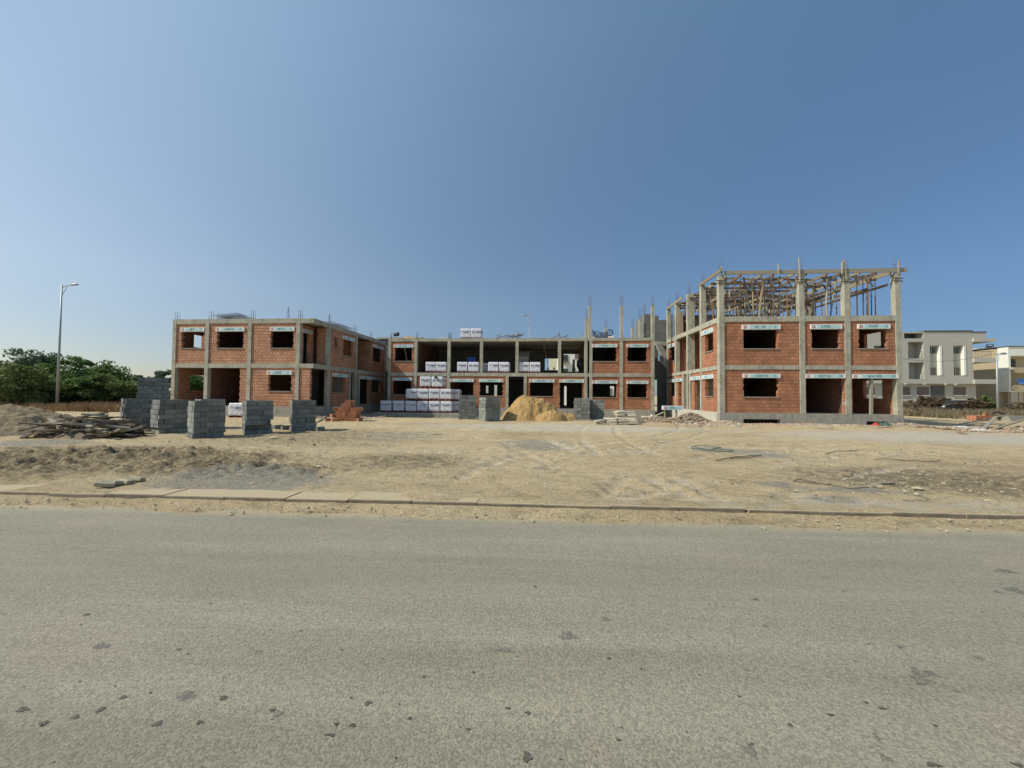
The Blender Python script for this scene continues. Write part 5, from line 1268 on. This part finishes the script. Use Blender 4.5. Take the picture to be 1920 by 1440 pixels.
lamp(1870, 0, 47, onY(1866, 663, 47).z, 1, 'short grey lamp post on the right in front of the cream apartment block', .4)
mb = MB(); A_ = Vector((onY(1692, 673, 50))); B_ = Vector((onY(1868, 666, 47.2))); mb.tube([A_+(B_-A_)*t+Vector((0, 0, -.55*math.sin(math.pi*t)+.2*t)) for t in np.linspace(0, 1, 12)], .018, 4); tag(mb.build('overhead_cable', M_cable), 'thin overhead cable strung across the pale apartment building', 'cable')

# ================================================================== TREES AND PLANTS
def leaves(n_cl, per, rx, ry, rz, leaf, rs, clump=.35, hollow=.35, low=-.9):
    cc = []
    while len(cc) < n_cl:
        p = rs.normal(size=3); p /= np.linalg.norm(p); p *= rs.uniform(hollow, 1)**.5
        if p[2] < low: continue
        cc.append(p*np.array([rx, ry, rz])*(1+.22*rs.normal()))
    cc = np.array(cc); sz = clump*(.6+.8*rs.rand(n_cl))*min(rx, rz)
    c = np.repeat(cc, per, 0); s = np.repeat(sz, per)[:, None]
    d = rs.normal(size=(len(c), 3)); d /= np.linalg.norm(d, axis=1)[:, None]; d *= rs.rand(len(c), 1)**.4
    P = c+d*s*np.array([1.15, 1.15, .7])
    a = rs.normal(size=(len(c), 3)); a /= np.linalg.norm(a, axis=1)[:, None]; b = rs.normal(size=(len(c), 3)); b -= (a*b).sum(1)[:, None]*a; b /= np.linalg.norm(b, axis=1)[:, None]
    l = leaf*(.5+rs.rand(len(c), 1)); a *= l; b *= l*.55
    V = np.stack([P-a, P+b, P+a, P-b], 1).reshape(-1, 3); F = np.arange(len(V)).reshape(-1, 4)
    return V, F
def tree(x, y, h, w, mat, label, seed, trunk=.3, n=46, per=140, leaf=.13, cat='tree', name='broadleaf_tree', grp='trees along the left edge of the site', z=0):
    rs = np.random.RandomState(seed); r = empty(name, (x, y, z), 0, label, cat, grp, local=True)
    ch = h*(1-trunk); V, F = leaves(n, per, w/2, w/2, ch/2, leaf, rs); V[:, 2] += h*trunk+ch/2
    npmesh('crown', V, F, mat, r)
    mb = MB(); b = w*.02+.05; tx = rs.uniform(-.2, .2)
    mb.tube([(0, 0, -.1), (tx*.5, .05, h*trunk*.7), (tx, 0, h*.75)], [b*1.4, b, b*.3], 8)
    for i in range(6):
        a = i*1.05+rs.rand(); z0 = h*(trunk*.7+.06*i); mb.tube([(tx*.6, 0, z0), (tx+math.cos(a)*w*.2, math.sin(a)*w*.2, z0+ch*.25), (tx+math.cos(a)*w*.36, math.sin(a)*w*.36, z0+ch*.42)], [b*.6, b*.35, b*.12], 6)
    o = mb.build('trunk', M_bark, r); return r
def treepx(px, ytop, Y, wpx, mat, label, seed, **k):
    x = ux(px, Y); h = zl(px, ytop, Y)*1.06; q = ux(px+wpx/2, Y)-ux(px-wpx/2, Y); return tree(x, Y, h, q, mat, label, seed, **k)
treepx(18, 690, 30, 110, M_leaf2, 'broad olive green bush tree at the very left edge behind the earth mound', 1, trunk=.05, n=60)
treepx(-45, 676, 33, 120, M_leaf2, 'tall rusty green tree cut by the left edge of the picture', 2, trunk=.1)
treepx(50, 666, 41, 62, M_leaf3, 'tall blue green tree, first rounded crown left of the street lamp', 3, trunk=.2, n=50)
treepx(82, 667, 42, 36, M_leaf3, 'slim feathery tree rising just left of the street lamp', 4, trunk=.35, n=26)
treepx(122, 676, 41, 60, M_leaf, 'dark rounded tree directly behind the street lamp', 5, trunk=.15)
treepx(150, 678, 44, 32, M_leaf3, 'narrow conical dark tree right of the street lamp', 6, trunk=.3, n=26)
treepx(207, 689, 43, 66, M_leaf, 'dark spreading tree in the gap between lamp and block stacks', 7, trunk=.25)
treepx(92, 706, 35, 96, M_leaf, 'bright green low bush tree below the slim tree left of the lamp', 8, trunk=.03, n=60)
treepx(150, 710, 36, 84, M_leaf, 'dense low bush tree at the right foot of the street lamp', 9, trunk=.03, n=55)
treepx(205, 712, 37, 80, M_leaf2, 'dense low olive bush tree behind the leftmost block stacks', 10, trunk=.03, n=50)
treepx(240, 718, 40, 60, M_leaf, 'low dark bush just left of the raised block stack', 11, trunk=.03, n=36)
treepx(58, 712, 33, 80, M_leaf2, 'low olive bush in front of the first rounded crown', 12, trunk=.03, n=50)
treepx(272, 703, 48, 26, M_leaf3, 'small flat topped tree above the raised block stack', 13, trunk=.4, n=18)
treepx(310, 697, 48, 34, M_leaf3, 'small tree touching the left edge of the left wing', 14, trunk=.35, n=24)
treepx(358, 706, 46, 50, M_leaf, 'green tree seen through the open ground floor of the left wing', 15, trunk=.1)
treepx(405, 712, 48, 70, M_leaf, 'dark tree hidden behind the left wing', 16, trunk=.1)
treepx(280, 735, 44, 90, M_leaf2, 'low bushes behind the raised block stack', 17, trunk=.02, n=40, name='shrub', cat='shrub')
# grasses and weeds (uncountable)
def grass(name, n, xr, yr, h, mat, label, seed, hz=0, zone=None):
    rs = np.random.RandomState(seed); x = rs.uniform(*xr, n); y = rs.uniform(*yr, n)
    keep = fbm(x, y, .35, 170+seed, 3)+.35 > rs.rand(n)*.7; x, y = x[keep], y[keep]; n = len(x)
    hh = h*(.4+.9*rs.rand(n))*(1+.8*fbm(x, y, .3, 180+seed, 3)); a = rs.rand(n)*6.28; w = .025+.03*rs.rand(n); lx = rs.normal(size=n)*.3*hh; ly = rs.normal(size=n)*.3*hh
    V = np.stack([np.stack([x-np.cos(a)*w, y-np.sin(a)*w, hz+0*x], 1), np.stack([x+np.cos(a)*w, y+np.sin(a)*w, hz+0*x], 1), np.stack([x+lx, y+ly, hz+hh], 1)], 1).reshape(-1, 3)
    tag(npmesh(name, V, np.arange(3*n).reshape(-1, 3), mat), label, kind='stuff')
grass('dry_grass', 42000, (-62, -20), (27.5, 38), .5, M_dry, 'dry reddish grass strip in front of the trees on the left', 1)
grass('dry_grass', 14000, (-30, -12), (38, 50), .6, M_dry, 'dry grass behind the left wing', 2)
grass('weeds', 46000, (33, 75), (34, 46), .6, M_dry2, 'brown dry weeds between the yard and the apartment buildings', 3)
def shrub(px, py, wpx, h, mat, label, seed, Y=None):
    Y = Y or 45; x = ux(px, Y); w = ux(px+wpx/2, Y)-ux(px-wpx/2, Y)
    tree(x, Y, h, w, mat, label, seed, trunk=.02, n=30, per=70, leaf=.12, cat='shrub', name='shrub', grp='flowering shrubs before the pale apartment building')
shrub(1738, 750, 34, 1.9, M_bush, 'reddish flowering shrub in front of the pale apartments, left one', 31, 47)
shrub(1768, 750, 44, 1.7, M_bush, 'reddish shrub behind the black car', 32, 52)
shrub(1822, 752, 36, 1.6, M_bush, 'reddish flowering shrub right of the black car', 33, 46)
shrub(1847, 752, 26, 2.0, M_leaf2, 'green shrub left of the short grey lamp post', 34, 48)
shrub(1702, 760, 22, 1.4, M_dry2, 'dry brown shrub at the right corner of the right wing', 35, 42)
shrub(1915, 758, 50, 1.5, M_dry2, 'dry brown shrub at the right edge of the picture', 36, 42)

# ================================================================== APARTMENT BUILDINGS
def thick(root, fc, u0, u1, z0, z1, ops, mat, d, name='wall'):
    mb = MB(); wall_mesh(mb, fc, u0, u1, z0, z1, ops, 0, d); return mb.build(name, mat, root)
def bx(root, name, mat, *a):
    mb = MB(); mb.box(*a); return mb.build(name, mat, root)
YA = 58.0; U = lambda p: ux(p, YA); Z = lambda p, q: zl(p, q, YA)
root = empty('apartment_building', (U(1770), YA, 0), label='pale three storey apartment building with two tall framed window recesses right of the right wing', cat='building')
FA = Face('F', YA); zr_, z2 = Z(1770, 622), Z(1770, 719.5)
g = lambda a, b, c, d: (U(a), U(b), Z((a+b)/2, d), Z((a+b)/2, c))
# balcony corner, tall recesses, right balconies
ops = [g(1704, 1733, 641, 672), g(1704.5, 1733.5, 679.5, 711), g(1745, 1768, 648, 704), g(1789, 1813, 648, 704), g(1697, 1733, 624.5, 634.5)]
thick(root, FA, U(1585), U(1824), z2, zr_, ops+[g(1600, 1625, 648, 704), g(1640, 1662, 648, 704)], M_offw, 1.3)
bx(root, 'wall', M_offw, U(1585), U(1838), YA+1.31, YA+12, z2+.01, zr_-.01)
bx(root, 'parapet', M_trim, U(1734), U(1825), YA-.08, YA+12, zr_+.002, zr_+.18)
thick(root, FA, U(1824)+.003, U(1851), z2, Z(1836, 623.5), [g(1825.5, 1853, 641, 672), g(1826, 1853, 679.5, 711.5), g(1851-.5, 1853, 623, 635)], M_offw, 1.3, 'balcony')
bx(root, 'wall', M_offw, U(1838)+.003, U(1850), YA+1.9, YA+12, z2, Z(1836, 623.5)-.02)
bx(root, 'parapet', M_trim, U(1825)+.1, U(1852), YA-.05, YA+12, Z(1836, 623.5)+.002, Z(1836, 623.5)+.15)
for a, b in ((634.8, 641), (672, 679.5), (711.5, 719.5)): bx(root, 'balcony_slab', M_offw, U(1824.5), U(1866), YA-.25, YA+3, Z(1845, b), Z(1845, a))
bx(root, 'wall', M_offw, U(1585), U(1839), YA+.6, YA+12, -.3, z2-.003)
for i, (a, b) in enumerate(((1628, 1646), (1693.5, 1713), (1727, 1749), (1796, 1819))):
    w_ = bx(root, 'window', M_shut, U(a), U(b), YA+.55, YA+.62, Z(a, 741), Z(a, 725.5)); bx(w_, 'sill', M_brt, U(a)-.1, U(b)+.1, YA+.45, YA+.6, Z(a, 742), Z(a, 741)-.01)
    mb = MB(); 
    for k in range(10): mb.box(U(a)+.03, U(b)-.03, YA+.535, YA+.549, Z(a, 741)+.1*k+.02, Z(a, 741)+.1*k+.08)
    mb.build('shutter', M_shut, w_)
for a, b in ((1745, 1768), (1789, 1813)):
    bx(root, 'recess_wall', M_offw, U(a)+.003, U(b)-.003, YA+.42, YA+1.28, Z(a, 703.9), Z(a, 648.1))
    for (c, d, mt) in ((651, 662, M_glass), (689, 703, M_shut)):
        w_ = bx(root, 'window', mt, U(a)+.08, U(b)-.5, YA+.34, YA+.417, Z(a, d), Z(a, c)); mb = MB(); mb.box((U(a)+U(b)-.55)/2-.03, (U(a)+U(b)-.55)/2+.03, YA+.31, YA+.337, Z(a, d), Z(a, c)); mb.build('frame', M_offw, w_)
    bx(root, 'frame', M_brt, U(b)-.34, U(b)-.08, YA-.06, YA+.40, Z(a, 703.5), Z(a, 648.5))
for c, d in ((641, 672), (679.5, 711)):
    bx(root, 'door', M_glass, U(1706), U(1716), YA+1.2, YA+1.3, Z(1710, d), Z(1710, c+8)); bx(root, 'door', M_glass, U(1828), U(1836), YA+1.2, YA+1.3, Z(1830, d), Z(1830, c+6))
    for a, b in ((1705, 1732), (1826, 1865)):
        mb = MB(); zb = Z((a+b)/2, d); 
        for k in range(int((U(b)-U(a))/.18)): mb.box(U(a)+.18*k, U(a)+.18*k+.02, YA+.05, YA+.07, zb+.003, zb+.95)
        mb.box(U(a), U(b), YA+.04, YA+.08, zb+.951, zb+1.0); mb.build('railing', M_trim, root)
mb = MB(); mb.box(U(1698), U(1732), YA+1.15, YA+1.3, Z(1710, 634), Z(1710, 625)); mb.build('window', M_glass, root)
for px in (1696, 1732, 1771, 1790): bx(root, 'downlight', M_brt, U(px), U(px)+.25, YA-.05, YA+.25, z2-.12, z2-.004)
bx(root, 'door', M_trim, U(1753), U(1778), YA+.5, YA+.59, -.1, Z(1765, 723))
bx(root, 'garden_wall', M_offw, U(1680), U(1728), YA-1.5, YA-1.3, -.3, 1.2)
mb = MB()
for k in range(5): mb.box(U(1700)+.5*k, U(1700)+.5*k+.1, YA-1.45, YA-1.35, 1.2, 1.7)
mb.build('fence_post', M_trim, root)

YB2 = 66.0; U = lambda p: ux(p, YB2); Z = lambda p, q: zl(p, q, YB2)
root = empty('apartment_building', (U(1870), YB2, 0), label='cream apartment block with stacked balconies between the pale building and the white corner block', cat='building')
bx(root, 'wall', M_tan, U(1848), U(1900), YB2+1.6, YB2+12, -.3, Z(1870, 655))
bx(root, 'parapet', M_cream, U(1850), U(1900), YB2+1.2, YB2+12.2, Z(1870, 655)+.003, Z(1870, 651))
for i, (a, b, x0_) in enumerate(((662, 668.5, 1850), (689, 698, 1851), (724, 731, 1837))):
    s_ = bx(root, 'balcony', M_cream, U(x0_), U(1893), YB2, YB2+1.59, Z(1870, b), Z(1870, a))
    bx(root, 'window', M_glass, U(1868), U(1889), YB2+1.5, YB2+1.599, Z(1870, b+14), Z(1870, b+3))
for px in (1852, 1878, 1889): bx(root, 'pillar', M_cream, U(px), U(px)+.5, YB2+.2, YB2+.7, -.3, Z(px, 731)-.003)
bx(root, 'garage_shade_panel', M_black, U(1839), U(1888), YB2+1.5, YB2+1.599, .2, Z(1860, 733))  # flat black panel in place of the garage's shaded inside
bx(root, 'antenna_frame', M_cable, U(1880), U(1880)+.1, YB2+2, YB2+2.1, Z(1870, 651), Z(1870, 642)); bx(root, 'antenna_frame', M_cable, U(1880)+.1, U(1892), YB2+2, YB2+2.1, Z(1870, 643), Z(1870, 642)); bx(root, 'antenna_frame', M_cable, U(1892), U(1892)+.1, YB2+2, YB2+2.1, Z(1870, 651), Z(1870, 642))

YB3 = 60.0; U = lambda p: ux(p, YB3); Z = lambda p, q: zl(p, q, YB3)
root = empty('apartment_building', (U(1920), YB3, 0), label='bright white and tan corner block with hanging blue laundry at the right edge', cat='building')
thick(root, Face('F', YB3), U(1892), U(1975), Z(1905, 735), Z(1905, 650), [(U(1896), U(1972), Z(1905, 689), Z(1905, 667)), (U(1896), U(1972), Z(1905, 722), Z(1905, 699))], M_brt, 1.3)
bx(root, 'wall', M_tan, U(1893), U(1974), YB3+1.31, YB3+12, -.3, Z(1905, 652))
bx(root, 'parapet', M_trim, U(1891), U(1976), YB3-.1, YB3+12, Z(1905, 650)+.003, Z(1905, 648.6))
for a, b in ((689, 699), (722, 731.5)): bx(root, 'balcony', M_tan, U(1895.5), U(1976), YB3-.35, YB3-.003, Z(1905, b), Z(1905, a))
bx(root, 'door', M_glass, U(1913), U(1925), YB3+1.2, YB3+1.3, Z(1905, 689), Z(1905, 672)); bx(root, 'door', M_glass, U(1900), U(1912), YB3+1.2, YB3+1.3, Z(1905, 722), Z(1905, 704))
for px in (1897, 1903.5, 1912): bx(root, 'pillar', M_cream, U(px), U(px)+.4, YB3+.1, YB3+.5, -.3, Z(px, 735)-.003)
bx(root, 'antenna', M_cable, U(1900), U(1908), YB3+3, YB3+3.3, Z(1905, 648), Z(1905, 643.5))
bx(root, 'air_conditioner', M_brt, U(1899), U(1904.5), YB3+.9, YB3+1.3, Z(1900, 677), Z(1900, 672))
mb = MB()
for i in range(10):
    a = U(1900)+i*(U(1917)-U(1900))/10; b = U(1900)+(i+1)*(U(1917)-U(1900))/10; f = lambda t: -.35*math.sin(math.pi*(t-U(1900))/(U(1917)-U(1900)))
    mb.face([(a, YB3-.45+.04*(i % 2), Z(1905, 716)+f(a)), (b, YB3-.45+.04*((i+1) % 2), Z(1905, 716)+f(b)), (b, YB3-.45+.04*((i+1) % 2), Z(1905, 709)+f(b)*.3), (a, YB3-.45+.04*(i % 2), Z(1905, 709)+f(a)*.3)])
tag(mb.build('laundry', M_cloth_b), 'blue cloth hung from the balcony of the white corner block', 'laundry')

YW = 60.0; U = lambda p: ux(p, YW); Z = lambda p, q: zl(p, q, YW)
root = empty('apartment_building', (U(1080), YW, 0), label='white apartment building far behind, glimpsed through the open upper bays of the middle block', cat='building')
bx(root, 'wall', M_brt, U(1046), U(1108), YW+.4, YW+10, -.3, Z(1080, 641)); bx(root, 'wall', M_brt, U(1108.3), U(1152), YW+.4, YW+10, -.3, Z(1130, 629))
bx(root, 'wall', M_cream, U(1031), U(1045.7), YW+4, YW+10, -.3, Z(1040, 655))
for a, b in ((670, 680), (696, 705)): bx(root, 'balcony', M_shut, U(1053), U(1066), YW-.4, YW+.39, Z(1060, b), Z(1060, b-3)); bx(root, 'window', M_glass, U(1053), U(1065), YW+.3, YW+.399, Z(1060, b-3.5), Z(1060, a-5))
bx(root, 'window', M_shut, U(1078), U(1092), YW+.3, YW+.399, Z(1080, 673), Z(1080, 662))
bx(root, 'window', M_shut, U(1140), U(1148), YW+.3, YW+.399, Z(1140, 742), Z(1140, 728))

# ================================================================== CAR AND STEEL
Yc = 49.5; r = empty('parked_car', (ux(1795, Yc), Yc, 0), 0, 'black parked car half hidden by weeds in front of the pale apartment building', 'car', local=True)
prof = [(-2.15, .35), (-2.1, .85), (-1.35, 1.0), (-.75, 1.42), (.55, 1.46), (1.3, 1.05), (2.05, .95), (2.15, .45), (2.1, .3), (-2.1, .3)]
def extr(mb, pr, y0, y1, ins=0):
    n = len(pr); a = [(x, y0, z) for x, z in pr]; b = [(x, y1, z) for x, z in pr]; mb.face(a); mb.face(b[::-1])
    for i in range(n): j = (i+1) % n; mb.face([a[j], a[i], b[i], b[j]])
mb = MB(); extr(mb, prof, -.85, .85); body = mb.build('body', M_carp, r)
bv = body.modifiers.new('bevel', 'BEVEL'); bv.width = .08; bv.segments = 3
for y in (-.855, .855):
    mb = MB(); extr(mb, [(-1.15, 1.0), (-.7, 1.36), (-.1, 1.39), (-.1, 1.0)], y-.004, y+.004); mb.build('window', M_glass, r)
    mb = MB(); extr(mb, [(-.02, 1.0), (-.02, 1.39), (.5, 1.39), (1.1, 1.03)], y-.004, y+.004); mb.build('window', M_glass, r)
    for x in (-1.35, 1.35):
        mb = MB(); mb.tube([(x, y-.1, .33), (x, y+.02, .33)], .33, 16); w_ = mb.build('wheel', M_black, r); mb = MB(); mb.tube([(x, y-.11, .33), (x, y+.03, .33)], .19, 12); q_ = link('rim', mb.mesh('rim', M_galv), w_)
for y in (-.6, .6): 
    mb = MB(); mb.box(-2.17, -2.1, y-.15, y+.15, .65, .8); mb.build('headlight', M_white, r)
rs = random.Random(6)
for s_, (pxa, pxb, py, yy, nn, lb) in enumerate(((1838, 1900, 775, 0, 46, 'bundle of long dark steel bars lying behind the orange bricks on the right'), (1832, 1915, 767, 3.0, 40, 'second bundle of long steel bars further back on the right'))):
    p = onZ(pxa, py+2); p2 = onZ(pxb, py+6); mb = MB()
    for i in range(nn):
        y = p.y+rs.uniform(0, 1.6)*(1+s_*.3); z = .1+rs.random()*.35; mb.tube([(p.x+rs.uniform(-.5, .5), y, z), ((p.x+p2.x)/2, y-.4, z+.03), (p2.x+rs.uniform(-.6, .6)+1, y-1.0, z)], .022, 4)
    tag(mb.build('steel_bar_bundle', M_rebar), lb, 'steel bars')
mb = MB(); p = fpos(1875, 789); n = 14
mb.tube([(p.x+.55*math.cos(t), p.y+.3*math.sin(t)*.5, .1+.55*abs(math.sin(t))) for t in np.linspace(.0, 3.1, n)], .05, 6, True); mb.tube([(p.x-.6, p.y+.1, .15), (p.x+.5, p.y+.1, .3)], .08, 8)
tag(mb.build('bent_pipe', M_black, smooth=True), 'black bent pipe on the rubble right of the orange bricks', 'pipe')
mb = MB(); p = fpos(1900, 790); mb.box(p.x-.2, p.x+2.2, p.y, p.y+.8, 0, .22); mb.box(p.x-.2, p.x+1.2, p.y+.1, p.y+.6, .223, .4); tag(mb.build('concrete_slab_piece', M_slab), 'pale concrete slab pieces at the right edge of the yard', 'concrete')
mb = MB(); p = onZ(1733, 769); mb.box(p.x-.1, p.x+1.0, p.y, p.y+.6, 0, .95); tag(mb.build('concrete_box', M_offw), 'small pale box standing in the weeds before the pale apartments', 'box')
mb = MB(); p = onZ(232, 779); 
for dx in (-.12, .12):
    for dy in (-.1, .1): mb.tube([(p.x+dx, p.y+dy, 0), (p.x+dx, p.y+dy, 1.0)], .012, 4)
tag(mb.build('rebar_stub', M_rebar), 'four thin steel bars rising from the ground left of the block stacks', 'rebar')
